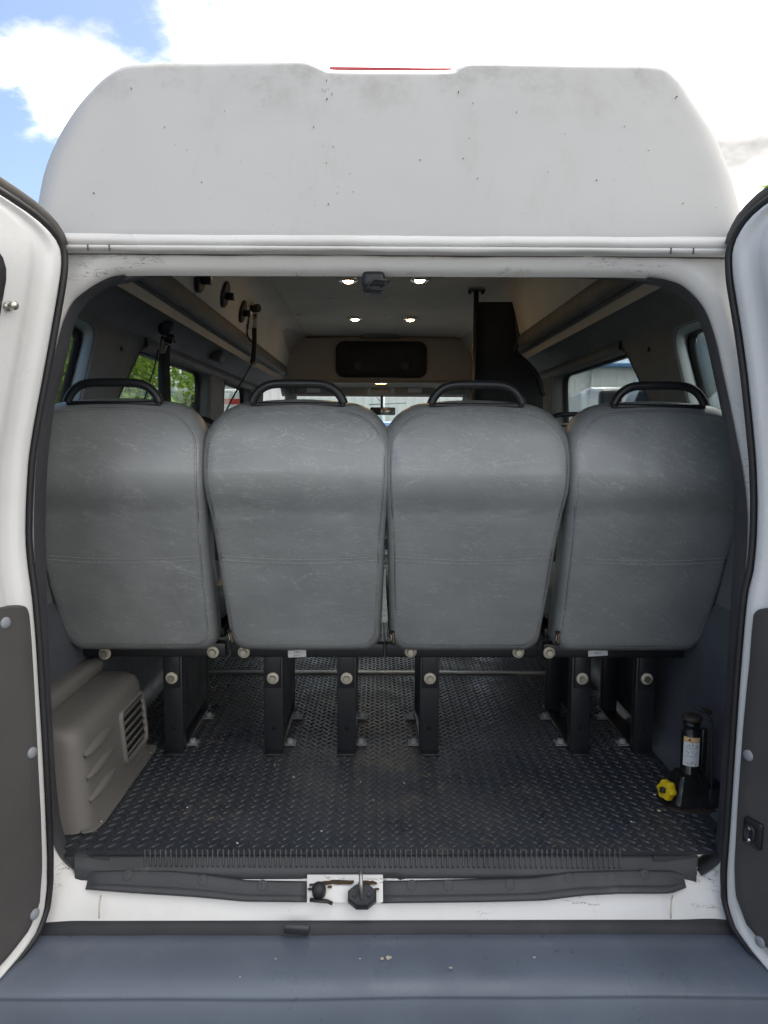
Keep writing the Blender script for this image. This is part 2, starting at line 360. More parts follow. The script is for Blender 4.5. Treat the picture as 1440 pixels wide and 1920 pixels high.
# clear tinted glass
def glass(name, tint):
    m = bpy.data.materials.new(name); m.use_nodes = True; n = m.node_tree.nodes; l = m.node_tree.links; n.clear()
    o = n.new('ShaderNodeOutputMaterial'); tr = n.new('ShaderNodeBsdfTransparent'); tr.inputs[0].default_value = (*tint, 1)
    gl = n.new('ShaderNodeBsdfGlossy'); gl.inputs['Roughness'].default_value = 0.02; fr = n.new('ShaderNodeFresnel'); fr.inputs[0].default_value = 1.45
    mx = n.new('ShaderNodeMixShader'); sc = n.new('ShaderNodeMath'); sc.operation = 'MULTIPLY'; sc.inputs[1].default_value = 0.6
    l.new(fr.outputs[0], sc.inputs[0]); l.new(sc.outputs[0], mx.inputs[0]); l.new(tr.outputs[0], mx.inputs[1]); l.new(gl.outputs[0], mx.inputs[2]); l.new(mx.outputs[0], o.inputs[0]); return m
M['glass'] = glass('green_tinted_glass', (0.92, 0.97, 0.955))

M['leaf'] = mat('leaf', (0.10, 0.19, 0.03), 0.55); t = NT(M['leaf'])
geo = t.n.new('ShaderNodeNewGeometry')
lc = t.mix(geo.outputs['Random Per Island'], (0.14, 0.24, 0.03), (0.30, 0.42, 0.07)); t.color(lc)
trn = t.n.new('ShaderNodeBsdfTranslucent'); t.l.new(lc, trn.inputs[0]); mxs = t.n.new('ShaderNodeMixShader'); mxs.inputs[0].default_value = .65
t.l.new(t.b.outputs[0], mxs.inputs[1]); t.l.new(trn.outputs[0], mxs.inputs[2]); t.l.new(mxs.outputs[0], t.n['Material Output'].inputs[0])
M['bark'] = grainy('bark', (0.12, 0.095, 0.075), 0.9, 40, .8, .3)
M['asphalt'] = grainy('worn_asphalt', (0.075, 0.075, 0.073), 0.9, 120, .6, .25)
M['grass'] = grainy('rough_grass', (0.07, 0.11, 0.03), 0.95, 60, .8, .4)

# ================================================================== ground
g = MB().grid([[Vector((-400, y, 0)), Vector((400, y, 0))] for y in (-400, 400)]).build('ground', M['asphalt']); g['kind'] = 'structure'

# ================================================================== the van
FZ = 0.675
van = thing('passenger_van', (0, 2.4, 0), 'white high-roof passenger van seen from behind with both rear doors swung open', 'van')

# ---- opening curve (outer edge of the vinyl edge trim), left side top to bottom, right side bottom to top
OL = [(236, 517), (211, 521), (182, 535), (156, 553), (140, 568), (128, 591), (119, 616), (109, 655), (99, 696), (89, 740), (80, 800), (73, 860), (69, 930), (68, 1000), (70, 1060), (74, 1150), (80, 1300), (88, 1440), (97, 1530), (102, 1568), (111, 1594), (128, 1616), (150, 1632)]
IL = [(239, 531), (211, 536), (189, 547), (168, 563), (153, 580), (143, 598), (135, 624), (125, 670), (114, 713), (103, 757), (96, 805), (90, 860), (86, 930), (85, 1000), (87, 1060), (89, 1150), (95, 1300), (103, 1440), (111, 1522), (117, 1555), (125, 1577), (140, 1597), (160, 1612)]
OR_ = [(1213, 521), (1245, 526), (1275, 537), (1303, 562), (1322, 591), (1338, 638), (1348, 682), (1358, 728), (1368, 776), (1377, 822), (1386, 868), (1393, 915), (1397, 961), (1397, 1010), (1393, 1070), (1386, 1150), (1378, 1283), (1370, 1405), (1361, 1530), (1357, 1580), (1350, 1606), (1334, 1624), (1312, 1638)]
IR = [(1211, 533), (1240, 538), (1268, 550), (1297, 578), (1315, 612), (1327, 652), (1336, 694), (1346, 740), (1356, 788), (1365, 832), (1371, 872), (1375, 915), (1377, 961), (1377, 1010), (1374, 1070), (1369, 1150), (1362, 1283), (1355, 1405), (1347, 1520), (1343, 1563), (1336, 1586), (1322, 1604), (1302, 1617)]
def oY(q): return 0.0
def curve3(pts, Y): return [P(x, y, Y) for x, y in pts]
outL, outR = curve3(OL, 0.0), curve3(OR_, 0.0)
inL, inR = curve3(IL, 0.055), curve3(IR, 0.055)
def strip(a, b, prof, name, m, parent):
    """vinyl channel between an outer and an inner 3-D curve; prof: (fraction, push towards the camera)"""
    rows = []
    for p, q in zip(spline(a, 4), spline(b, 4)): oo = p - Vector((0.01, p.y, 1.3)); oo.z *= .6; oo.normalize(); rows.append([p.lerp(q, f) + Vector((0, -h, 0)) + (oo * (-h * .75) if h < 0 and f > .5 else Vector()) for f, h in prof])
    return MB().grid(rows).build(name, m, parent)
PRF = [(-.04, -.02), (-.03, .004), (.06, .012), (.3, .016), (.6, .015), (.9, .010), (1.02, .0), (1.06, -.02), (1.06, -.05)]
strip(outL, inL, PRF, 'edge_trim', M['trimstrip'], van)
strip(outR, inR, PRF, 'edge_trim', M['trimstrip'], van)

# ---- white rear frame ring
top_pts = [P(x, 516 + 0.004 * (x - 240), 0.0) for x in (300, 420, 580, 720, 860, 1000, 1130)]
bot_pts = [P(x, 1640, -0.014) for x in (200, 320, 480, 620, 720, 840, 980, 1120, 1260)]
ring = outL + bot_pts + list(reversed(outR)) + list(reversed(top_pts))
ring = spline(ring, 4, closed=True)
offs = [0, .006, .014, .024, .034, .048, .062, .078, .095, .12, .16, .20]
yside = [.004, -.012, -.020, -.024, -.026, -.022, -.024, -.024, -.018, .0, .05, .14]
ybot = [.0, -.020, -.030, -.038, -.046, -.054, -.060, -.066, -.070, -.070, -.070, -.06]
cen = Vector((0.01, 0, 1.3)); rows = [[] for _ in offs]; nR = len(ring)
for i, p in enumerate(ring):
    tg = ring[(i + 2) % nR] - ring[i - 2]; n = Vector((tg.z, 0, -tg.x)).normalized()
    if n.dot(p - cen) < 0: n = -n
    w = max(0.0, min(1.0, (-n.z - .25) / .6)); wt = max(0.0, n.z)
    for k, (o, ys, yb) in enumerate(zip(offs, yside, ybot)):
        q = p + n * o; q.y = p.y * (1 - w) + ys * (1 - w) + yb * w
        if q.z > 2.02: q.z = 2.02 + (q.z - 2.02) * .05; q.y = max(q.y, -.012)
        rows[k].append(q)
MB().loft(rows).build('rear_frame', M['frame'], van)

# ---- header lip, gutter bands under the roof cap
def band(name, y0, y1, Ya, Yb, m, x0=60, x1=1400, parent=van, slope=0.0058, thick=.03, bulge=.006, n=40):
    rows = []
    for i in range(n + 1):
        x = x0 + (x1 - x0) * i / n; s = slope * (x - 130)
        a, b = P(x, y0 + s, Ya), P(x, y1 + s, Yb); mid = a.lerp(b, .5) + Vector((0, -bulge, 0))
        wob = .0009 * math.sin(x * .013) + .0006 * math.sin(x * .041)
        rows.append([a + Vector((0, thick, .0)), a, a.lerp(mid, .5) + Vector((0, -bulge * .35, wob)), mid, mid.lerp(b, .5) + Vector((0, -bulge * .35, wob)), b + Vector((0, 0, wob)), b + Vector((0, thick, 0))])
    return MB().grid(rows).build(name, m, parent)
band('roof_lip', 437, 457, -.048, -.056, M['lip'])
band('drip_rail', 458.5, 470, -.056, -.052, M['lip'], bulge=.004)
band('gutter_seam', 470, 476, -.034, -.030, M['seal_brown'], bulge=.0)
for x in (165, 205, 1258, 1300):
    MB().box(P(x, 464 + .0058 * (x - 130), -.0575), (.003, .004, .012), bevel=.001).build('seam_joint', M['seal_brown'], van)
# torn dark edge strip of the header
def dark_lip(xs, ys, hs, name='header_edge_strip'):
    rows = []
    for x, y, h in zip(xs, ys, hs):
        a, b = P(x, y, .004), P(x, y + h, .012); rows.append([a + Vector((0, .02, 0)), a, b + Vector((0, -.004, 0)), b + Vector((0, .02, .006)), b + Vector((0, .09, .05))])
    return MB().grid(rows).build(name, M['black_plastic'], van)
dark_lip([236, 270, 330, 420, 500, 560, 584], [515, 511, 508.5, 508, 508, 510, 513], [17, 12, 9, 7, 7, 8, 6])
dark_lip([735, 780, 828, 838], [511, 511, 512, 512], [9, 9, 9, 6])
dark_lip([910, 980, 1080, 1150, 1190, 1216], [514, 514, 515, 515.5, 517, 519], [5, 7, 8, 10, 12, 14])

# ---- high roof cap
RO = [(70, 458), (72, 410), (76, 382), (88, 325), (110, 270), (140, 216), (166, 182), (195, 152), (225, 131), (258, 122), (330, 120), (420, 118.5), (500, 117), (566, 115.5), (588, 119), (612, 129.5), (630, 133.5), (730, 134), (836, 134), (852, 129.5), (868, 121), (886, 118), (980, 119.5), (1100, 122), (1205, 124), (1238, 129), (1262, 145), (1290, 184), (1320, 229), (1341, 270), (1361, 322), (1376, 372), (1388, 420), (1393, 466)]
Z0 = P(720, 440, -.045).z
def roofY(z): return -.045 + .30 * max(0, z - Z0)                        # the rear face leans forwards going up
def rimR(z): return .055 - .029 * max(0.0, min(1.0, (z - Z0 - .20) / .14))   # the top edge is tighter than the side corners
ro3 = []
for x, y in RO:
    Yg = .02
    for _ in range(12): Yg = roofY(P(x, y, Yg).z) + .88 * rimR(P(x, y, Yg).z)
    ro3.append(P(x, y, Yg))
ro3 = spline(ro3, 5); NRO = len(ro3); xm = sum(p.x for p in ro3) / NRO
roof_rings = []
cen_r = Vector((xm, 0, Z0 - .016))
outl = [(p.x, p.z) for p in ro3]
def edge_dist(x, z):
    best = 9.0
    for (x0, z0), (x1, z1) in zip(outl[::2], outl[2::2]):
        dx, dz = x1 - x0, z1 - z0; L2 = dx * dx + dz * dz
        t_ = max(0.0, min(1.0, ((x - x0) * dx + (z - z0) * dz) / L2)) if L2 > 0 else 0
        d_ = math.hypot(x - x0 - t_ * dx, z - z0 - t_ * dz); best = min(best, d_)
    return best
for k in (0, .004, .010, .018, .028, .04, .054, .07, .09, .115, .145, .18, .23, .3, .38, .48, .6, .72, .84, .93, .985):
    rr = []
    for p in ro3:
        x, z = p.x + (cen_r.x - p.x) * k, p.z + (cen_r.z - p.z) * k
        e = edge_dist(x, z) if k > 0 else 0.0; rd_ = rimR(z); tt = max(0.0, 1 - e / rd_)
        rr.append(Vector((x, roofY(z) + .88 * rd_ * (1 - math.sqrt(max(0.0, 1 - tt * tt))) - .006 * min(1, e / .25), z)))
    roof_rings.append(rr)
back = []
for Y, sc_, dz in ((.35, 1.0, .0), (1.4, 1.005, .012), (2.6, 1.005, .012), (3.4, 1.0, .0), (4.0, .98, -.05), (4.6, .94, -.22), (4.95, .9, -.38)):
    back.append([Vector((xm + (p.x - xm) * sc_, Y, Z0 + max(0, (p.z - Z0)) * (1 + dz / .45))) for p in ro3])
roof = MB().loft(list(reversed(back)) + roof_rings, closed=False).build('high_roof', M['gel'], van, sharp=70)
# red brake lamp lying on the roof top
a, b = P(618, 133.0, .14), P(848, 134.0, .14)
MB().box((a + b) / 2 + Vector((0, .02, -.001)), ((b - a).length, .045, .018), bevel=.003).build('brake_lamp', M['red'], roof)
MB().box((a + b) / 2 + Vector((0, .03, -.012)), ((b - a).length - .01, .03, .012), bevel=.002).build('brake_lamp_base', M['seal'], roof)
ch = MB()
for x, y, s in [(245, 164, 1.3), (612, 149, 1.2), (613, 184, 2.0), (604, 166, .9), (622, 174, 1.2), (609, 168, .8), (308, 237, 1.1), (588, 237, 1.5), (421, 207, .8), (625, 274, 1.4), (606, 273, .8), (612, 305, 1.3), (656, 325, 1.1), (378, 341, 1.5), (175, 361, 1.7), (634, 349, .8), (632, 362, 1.2), (662, 359, 1.1), (616, 382, 2.2), (582, 352, .9), (590, 384, .8), (788, 299, 1.3), (860, 171, 1.6), (869, 296, 1.4), (896, 334, 1.8), (1028, 322, 1.2), (1119, 337, 1.7), (1172, 236, 1.1), (1217, 281, 1.0), (1282, 380, 1.1), (1270, 180, 1.9), (969, 209, 1.2), (880, 258, .9), (887, 192, .9), (450, 300, .8), (350, 280, .8), (510, 420, .9), (980, 400, .8), (740, 420, .8), (1060, 250, .8)]:
    Yg = 0.0
    for _ in range(10): Yg = roofY(P(x, y, Yg).z) - .0085
    p = P(x, y, Yg); r = s * .0006
    k = random.random() * 6; pts = [p + Vector((r * random.uniform(.7, 1.2) * math.cos(k + j * 1.05), 0, r * random.uniform(.6, 1.1) * math.sin(k + j * 1.05))) for j in range(6)]
    ch.add(pts + [q + Vector((0, .012, 0)) for q in pts], [tuple(range(6))] + [(j, (j + 1) % 6, 6 + (j + 1) % 6, 6 + j) for j in range(6)], False)
ch.build('paint_chips', M['chip'], roof, kind='stuff')

# ---- outer sides with window openings, interior wall trim with the same openings
def wx(z): return .885 - .035 * (z - 1.2)                               # half width of the inner wall trim
WINS = [[(.19, 1.52), (.46, 1.52), (.70, 1.925), (.26, 1.925)],
        [(.60, 1.21), (2.16, 1.21), (2.21, 1.925), (1.14, 1.925), (.86, 1.70)],
        [(2.50, 1.21), (3.6, 1.21), (3.40, 1.925), (2.56, 1.925)]]
WSH = [.055, .03, .03]
WINS = [round_poly(w, .07, 4) for w in WINS]
for s in (-1, 1):
    wall_loop = [(.06, FZ - .02), (3.95, FZ - .02), (3.95, 1.95), (.06, 1.95)]
    wt = MB().plate([wall_loop] + WINS, lambda a, b: Vector((s * wx(b), a, b)), Vector((s * .004, 0, 0))).build('wall_trim', M['dark_trim'], van)
    # reveals of the windows: from trim to glass
    for j, w in enumerate(WINS):
        cy = sum(q[0] for q in w) / len(w); cz = sum(q[1] for q in w) / len(w)
        ra = [Vector((s * (wx(b) - .004), a + (a - cy) * .02, b + (b - cz) * .02)) for a, b in w]
        rb = [Vector((s * (wx(b) + .012), a, b)) for a, b in w]
        rc = [Vector((s * (wx(b) + .060), cy + (a - cy) * .98 + WSH[j], cz + (b - cz) * .975)) for a, b in w]
        MB().loft([ra, rb, rc]).build('window_reveal', M['grey_trim'] if j == 0 else M['dark_trim'], wt)
        rd = [Vector((s * (wx(b) + .064), cy + (a - cy) * (.90 if j == 0 else .955) + WSH[j], cz + (b - cz) * .945)) for a, b in w]
        re = [q + Vector((s * .012, 0, 0)) for q in rd]
        MB().loft([rc, [q - Vector((s * .006, 0, 0)) for q in rd], re]).build('window_seal', M['seal'], wt)
        MB().plate([[(cy + (a - cy) * .96 + WSH[j], cz + (b - cz) * .96) for a, b in w]], lambda a, b: Vector((s * (wx(b) + .068), a, b)), Vector((s * .004, 0, 0))).build('window_glass', M['glass'], wt)
    WOUT = [[(a + WSH[j], b) for a, b in w] for j, w in enumerate(WINS)]
    outer = [(.12, .42), (5.2, .42), (5.5, .9), (4.6, 1.2), (3.95, 2.0), (.12, 2.0)]
    side = MB().plate([outer] + WOUT, lambda a, b: Vector((s * (wx(b) + .075), a, b)), Vector((s * .006, 0, 0))).build('body_side', M['paint'], van)
    # shoulder between body side and roof cap (outside)
    rows = []
    for Y in (.1, .5, 1.5, 2.8, 4.0, 4.5):
        rows.append([Vector((s * q[0], Y, q[1])) for q in ((.938, 1.99), (.925, 2.01), (.88, 2.03), (.80, 2.042), (.70, 2.046))])
    MB().grid(rows).build('body_shoulder', M['paint'], van)
    # interior: dark shoulder, ledge, upper wall
    prof_sh = [(.864, 1.93), (.858, 1.955), (.84, 1.982), (.81, 2.005), (.775, 2.02), (.735, 2.033), (.712, 2.038)]
    prof_le = [(.716, 2.042), (.702, 2.045), (.690, 2.052), (.684, 2.066), (.684, 2.085), (.690, 2.108), (.694, 2.118)]
    prof_up = [(.692, 2.116), (.686, 2.13), (.672, 2.20), (.656, 2.265), (.643, 2.295), (.62, 2.318), (.585, 2.331), (.54, 2.336)]
    for nm, pr, m in (('shoulder_trim', prof_sh, 'dark_trim'), ('ledge_trim', prof_le, 'ledge'), ('upper_wall', prof_up, 'liner_wall')):
        YS = ({'dark_trim': .05, 'ledge': .13}.get(m, .26), .4, 1.0, 1.8, 2.6, 3.3, 3.99)
        MB().grid([[Vector((s * q[0], Y, q[1])) for q in pr] for Y in YS]).build(nm, M[m], van)
    # header band over the windows
    MB().grid([[Vector((s * q[0], Y, q[1])) for q in ((.875, 1.905), (.852, 1.912), (.846, 1.93), (.852, 1.95), (.866, 1.96))] for Y in (1.15, 1.6, 2.3, 3.0, 3.8)]).build('window_header', M['dark_trim'], van)
    # lower kick panel
    MB().grid([[Vector((s * q[0], Y, q[1])) for q in ((.80, FZ + .001), (.835, FZ + .012), (.848, FZ + .05), (.862, FZ + .25), (.872, 1.12), (.884, 1.16))] for Y in (.06, .3, .8, 1.5, 2.5, 3.8)]).build('kick_panel', M['kick'], van)
    # rear pillar lining from the opening trim to the wall
    src = spline(inL if s < 0 else inR, 2)
    MB().grid([[p + Vector((s * .012, .008, .004 if p.z > 1.7 else 0)), p + Vector((s * .035, .022, .012 if p.z > 1.7 else 0)), Vector((s * (min(wx(p.z), .87) if p.z < 1.9 else min(.86, abs(p.x) + .07)), .10, p.z + (.02 if p.z > 1.7 else 0)))] for p in src]).build('pillar_lining', M['dark_trim'], van)

# ---- headliner, front padding and its black pad
hl = MB().grid([[Vector((x, Y, 2.336 + .004 * math.cos(x * 2))) for x in (-.58, -.4, -.2, 0, .2, .4, .58)] for Y in (.12, 1.0, 2.0, 3.0, 3.99)]).build('headliner', M['liner'], van)
MB().grid([[Vector((x, Y, z)) for x in (-.66, 0, .66)] for Y, z in ((.03, 1.965), (.10, 1.98), (.17, 2.10), (.20, 2.2))]).build('rear_header_lining', M['dark_trim'], van)
BY = 3.98
pt = lambda x, y: P(x, y, BY)
bl = round_poly([(536, 800), (536, 636), (905, 640), (905, 800)], 26, 5)
w0 = P(536, 637, BY); w1 = P(905, 640, BY)
bk = rrect(w0.x, 2.0, .69, 2.322, .07)
MB().box((0, BY + .06, 2.18), (1.4, .02, .36)).build('front_cap_wall', M['liner_wall'], van)
bh = MB().plate([bk], lambda a, b: Vector((a, BY, b)), Vector((0, .03, 0))).build('front_padding', M['bulkhead'], van)
pa, pb = P(630, 707, BY), P(800, 641, BY)
padb = MB(); pl = rrect(pa.x, pa.z, pb.x, pb.z, .06)
cx, cz = (pa.x + pb.x) / 2, (pa.z + pb.z) / 2
padb.loft([[Vector((cx + (a - cx) * k, BY - d, cz + (b - cz) * k)) for a, b in pl] for k, d in ((1, .0), (1, .018), (.985, .026), (.96, .03), (.5, .031))], cap=True)
pad = padb.build('storage_pad', M['pad'], van, sharp=50)
for x in (672, 759):
    MB().lathe(P(x, 686, BY - .032), (0, -1, 0), [(0, .034), (.006, .034), (.008, .028), (.004, .02), (.004, .002)]).build('pad_latch', M['black_plastic'], pad)

# ---- ceiling lamps (lit)
for x, y in ((653, 524), (787, 523), (666, 596.5), (769, 597)):
    c = PZ(x, y, 2.337)
    bz = MB().lathe(c, (0, 0, -1), [(-.004, .050), (.004, .049), (.009, .045), (.012, .038), (.008, .029), (.004, .027)], 24).build('ceiling_lamp', M['chrome'], van)
    MB().lathe(c, (0, 0, -1), [(.0, .027), (.009, .024), (.016, .016), (.019, .004)], 18).build('lamp_lens', M['lamp'], bz)
for x, y in ((721, 557), (839, 555), (720, 592), (719, 620), (560, 590), (620, 560)):
    c = PZ(x, y, 2.338); MB().lathe(c, (0, 0, -1), [(0, .012), (.004, .011), (.006, .004)], 10).build('liner_button', M['label'], hl)

# ---- cab front: cab roof lining, visors, windscreen, mirror, dashboard
MB().grid([[Vector((x, Y, z)) for x in (-.8, -.4, 0, .4, .8)] for Y, z in ((3.96, 2.018), (4.2, 2.015), (4.45, 1.985), (4.56, 1.93))]).build('cab_headliner', M['cabliner'], van)
for xa, xb in ((548, 690), (738, 884)):
    a, b = P(xa, 741, 4.42), P(xb, 721, 4.40)
    vs = MB().box((a + b) / 2, (b.x - a.x, .03, b.z - a.z), rot=Matrix.Rotation(R(14), 3, 'X'), bevel=.014, seg=3).build('sun_visor', M['cabliner'], van)
    q = P(xa + 40, 732, 4.385); MB().box(q + Vector((0, -.004, 0)), (.11, .004, .035), rot=Matrix.Rotation(R(14), 3, 'X')).build('visor_label', M['label'], vs)
c = P(714, 717, 4.3)
dm = MB().box(c + Vector((0, 0, -.008)), (.30, .2, .022), bevel=.008).build('dome_lamp', M['cabliner'], van)
MB().box(c + Vector((0, -.105, -.010)), (.085, .012, .016), bevel=.004).build('lamp_lens', M['lamp'], dm)
MB().box(P(714, 733, 4.42), (.16, .05, .05), bevel=.018, seg=3).build('mirror_console', M['cabliner'], van)
a, b = P(694, 778, 4.5), P(741, 764, 4.5)
mr = MB().box((a + b) / 2, (b.x - a.x, .03, b.z - a.z), bevel=.008).build('rear_view_mirror', M['black_plastic'], van)
a, b = P(714, 776.5, 4.483), P(739, 765.5, 4.483)
MB().box((a + b) / 2, (b.x - a.x, .004, b.z - a.z), bevel=.001).build('mirror_glass', M['chrome'], mr)
MB().tube([P(716, 764, 4.5), P(716, 742, 4.52)], .010).build('mirror_stem', M['black_plastic'], mr)
ws = MB().plate([[(-.76, 0), (.76, 0), (.70, 1), (-.70, 1)]], lambda a, b: Vector((a, 5.25 - .66 * b, 1.22 + .70 * b)), Vector((0, .004, .004))).build('windscreen', M['glass'], van)
for s in (-1, 1):
    MB().tube([Vector((s * .79, 5.28, 1.18)), Vector((s * .73, 4.58, 1.93)), Vector((s * .72, 4.2, 2.0))], .05, 10).build('front_pillar', M['dark_trim'], van)
MB().box((0, 5.05, 1.12), (1.66, .62, .22), bevel=.06, seg=3).build('dashboard', M['dark_trim'], van)
MB().box((0, 5.6, .9), (1.8, .7, .5), bevel=.12, seg=3).build('bonnet', M['paint'], van)

# ---- rear floor
fl = MB().grid([[Vector((x, Y, FZ)) for x in (-.875, -.4, 0, .4, .875)] for Y in (.002, .6, 1.268)]).build('floor', M['floor'], van)
for s in (-1, 1): MB().box((s * .655 - .010, .012, FZ - .0145), (.10, .03, .026)).build('floor_corner', M['scuff'], fl)
ff = MB().grid([[Vector((x, Y, FZ + .003)) for x in (-.875, 0, .875)] for Y in (1.29, 2.5, 4.9)]).build('front_floor', M['floor'], van)
MB().box((0, 1.277, FZ + .004), (1.74, .022, .008), bevel=.003).build('floor_joint_strip', M['alu'], fl)
def lugs(x0, x1, y0, y1, z, px=.0325, py=.0300):
    mb = MB(); vs = []; fs = []; L, W, H = .0135, .0042, .0034
    ny = int((y1 - y0) / py)
    for j in range(2 * ny):
        yy = y0 + j * py / 2; odd = j % 2
        for i in range(int((x1 - x0) / px)):
            xx = x0 + i * px + (px / 2 if odd else 0); an = R(46 if odd else -46) + random.uniform(-.03, .03)
            ca, sa = math.cos(an), math.sin(an); b = len(vs)
            for u, w, h in ((-1, 0, 0), (-.45, -.85, 0), (.45, -.85, 0), (1, 0, 0), (.45, .85, 0), (-.45, .85, 0), (-.5, 0, .9), (.5, 0, .9), (-.3, -.4, 1), (.3, -.4, 1), (.3, .4, 1), (-.3, .4, 1)):
                X, Y = u * L, w * W; vs.append(Vector((xx + X * ca - Y * sa, yy + X * sa + Y * ca, z - .0002 + H * h)))
            fs += [(b, b + 1, b + 8, b + 6), (b + 1, b + 2, b + 9, b + 8), (b + 2, b + 3, b + 7, b + 9), (b + 3, b + 4, b + 10, b + 7), (b + 4, b + 5, b + 11, b + 10), (b + 5, b, b + 6, b + 11), (b + 8, b + 9, b + 10, b + 11), (b + 6, b + 8, b + 11), (b + 9, b + 7, b + 10)]
    mb.add(vs, fs, False); return mb
lugs(-.80, .82, .026, 1.262, FZ).build('raised_tread', M['floor'], fl, kind='stuff', fix=False)
lugs(-.70, .72, 1.30, 2.1, FZ + .003).build('raised_tread', M['floor'], ff, kind='stuff', fix=False)
cr = MB()
for x, y in ((551, 1457), (640, 1473), (676, 1466), (758, 1468), (602, 1558), (444, 1580), (603, 1558), (351, 1514), (445, 1581), (515, 1434), (1184, 1541), (1278, 1541), (700, 1500)):
    p = PZ(x, y, FZ + .003); cr.box(p, (random.uniform(.002, .007), .0015, .0015), rot=Matrix.Rotation(random.uniform(0, 3), 3, 'Z'))
cr.build('litter_crumbs', M['label'], fl, kind='stuff')

# ---- ribbed threshold strip
th_rows = []
for x, l in [(138, .35), (150, .0), (175, 0), (260, 0), (400, 0), (576, 0)]:
    pass
def thr(x, f):            # f 0 back .. 1 front edge of the ribbed top
    sl = .004 * (x - 140)
    return P(x, 1601 + 27 * f + sl, .014 - .028 * f)
tb = MB(); rows = []
for i in range(61):
    x = 140 + (1306 - 140) * i / 60
    fr = 11.0 if x < 579 or x > 745 else 7.0
    a, b = thr(x, 0), thr(x, 1); a.z = max(a.z, FZ + .001)
    sl = .004 * (x - 140); e = min(1, min(x - 140, 1306 - x) / 60.0)
    b2 = P(x, 1628 + fr + sl, -.017); b3 = P(x, (1650 if 577 < x < 745 else 1668) + sl, -.020 if 577 < x < 745 else -.030)
    rows.append([a + Vector((0, .012, -.004)), a, a.lerp(b, .5) + Vector((0, 0, .002 + (1 - e) * .012)), b + Vector((0, 0, (1 - e) * .008)), b + Vector((0, -.004, -.002)), b2, b3, b3 + Vector((0, .03, -.01))])
tb.grid(rows); thb = tb.build('threshold_strip', M['scuff'], van)
rb = MB()
for i in range(92):
    x = 272 + 9.78 * i + random.uniform(-.5, .5)
    a, b = thr(x, .06), thr(x, .92); a.z = max(a.z, FZ + .001); w = .0027
    u = Vector((w, 0, 0)); h = Vector((0, -.001, .0048)); top = .6
    a2, b2 = a + h, b + h + Vector((0, 0, .0005)); a2.z += .0018; b2.z += .0005
    m1, m2 = a + Vector((0, 0, .001)), b
    mid = a.lerp(b, .5) + Vector((0, 0, .0070)); midb = a.lerp(b, .5)
    rb.add([a - u, a + u, midb - u, midb + u, b - u, b + u, a2 - u * top, a2 + u * top, mid - u * top, mid + u * top, b2 - u * top, b2 + u * top],
           [(6, 7, 9, 8), (8, 9, 11, 10), (0, 2, 8, 6), (2, 4, 10, 8), (1, 7, 9, 3), (3, 9, 11, 5), (4, 5, 11, 10), (0, 6, 7, 1)], False)
rb.build('ribs', M['scuff'], thb, kind='stuff')

# ---- scuff plates on the sill
def scuff(top, bot, name):
    xs0, xs1 = max(top[0][0], bot[0][0]), min(top[-1][0], bot[-1][0]); n = 48; rows = []
    T, B = smooth_tab(top, 120, 4), smooth_tab(bot, 120, 4)
    for i in range(n + 1):
        f = i / n; xt = top[0][0] + (top[-1][0] - top[0][0]) * f; xb = bot[0][0] + (bot[-1][0] - bot[0][0]) * f
        yt, yb = interp(T, xt), interp(B, xb); e = min(1.0, min(f, 1 - f) * 24) ** .5; row = []
        for g, lift in ((0, -.02), (0.0, .001), (.03, .006), (.10, .008), (.58, .0075), (.64, .006), (.68, .010), (.90, .011), (.97, .009), (1.0, .001), (1.0, -.02)):
            x = xt + (xb - xt) * g; y = yt + (yb - yt) * g
            Yp = -.014 - .042 * max(0, (y - 1632) / 60.0); row.append(P(x, y, Yp - lift * e if lift > 0 else Yp - lift))
        rows.append(row)
    return MB().grid(rows).build('scuff_plate', M['scuff'], van)
s1 = scuff([(168, 1634), (221, 1631), (324, 1632), (400, 1641), (461, 1650), (575, 1652)], [(160, 1668), (249, 1675), (362, 1682), (461, 1691), (575, 1692)], 'l')
s2 = scuff([(715, 1651), (746, 1651), (998, 1645), (1070, 1634), (1180, 1631), (1265, 1632), (1281, 1640)], [(715, 1694), (906, 1692), (1019, 1689), (1091, 1680), (1162, 1676), (1260, 1676), (1287, 1664)], 'r')
for par, pts in ((s1, ((240, 1641), (380, 1650), (492, 1660))), (s2, ((772, 1660), (840, 1660), (956, 1658), (1067, 1647), (1209, 1640)))):
    for x, y in pts:
        c = P(x, y, -.014 - .042 * max(0, (y - 1632) / 60.0) - .0075)
        MB().lathe(c, (0, -.75, .65), [(-.004, .0120), (.0005, .0115), (.0014, .0095), (.0004, .008), (.0016, .005), (.002, .001)], 18).build('screw_cap', M['scuff'], par)

for x in (187, 1259):
    MB().tube([P(x + 2, 1679, -.058), P(x, 1692, -.070), P(x - 1, 1708, -.0745), P(x - 1, 1722, -.078)], .0016, 6).build('sill_seam', M['washer'], van)
# ---- striker plate zone in the middle of the sill
a, b = P(579, 1652, -.030), P(716, 1692, -.056)
MB().grid([[P(x, y, Yq) for x in (576, 610, 650, 690, 718)] for y, Yq in ((1640, -.018), (1655, -.036), (1672, -.048), (1692, -.060))]).build('sill_plate', M['frame'], van)
ru = MB()
for x, y, rx in ((640, 1656, .028), (612, 1657, .014), (690, 1657, .02), (582, 1668, .006), (707, 1668, .006), (586, 1660, .008), (618, 1664, .005)):
    c = P(x, y, -.0395 - .012 * (y - 1655) / 17); n = 14
    pts = [c + Vector((rx * random.uniform(.6, 1.1) * math.cos(k * 2 * math.pi / n), -.0015, rx * .10 * random.uniform(.5, 1.3) * math.sin(k * 2 * math.pi / n))) for k in range(n)]
    ru.add(pts + [q + Vector((0, .01, 0)) for q in pts], [tuple(range(n))] + [(k, (k + 1) % n, n + (k + 1) % n, n + k) for k in range(n)], False)
ru.build('rust_spots', M['rust'], van, kind='stuff')
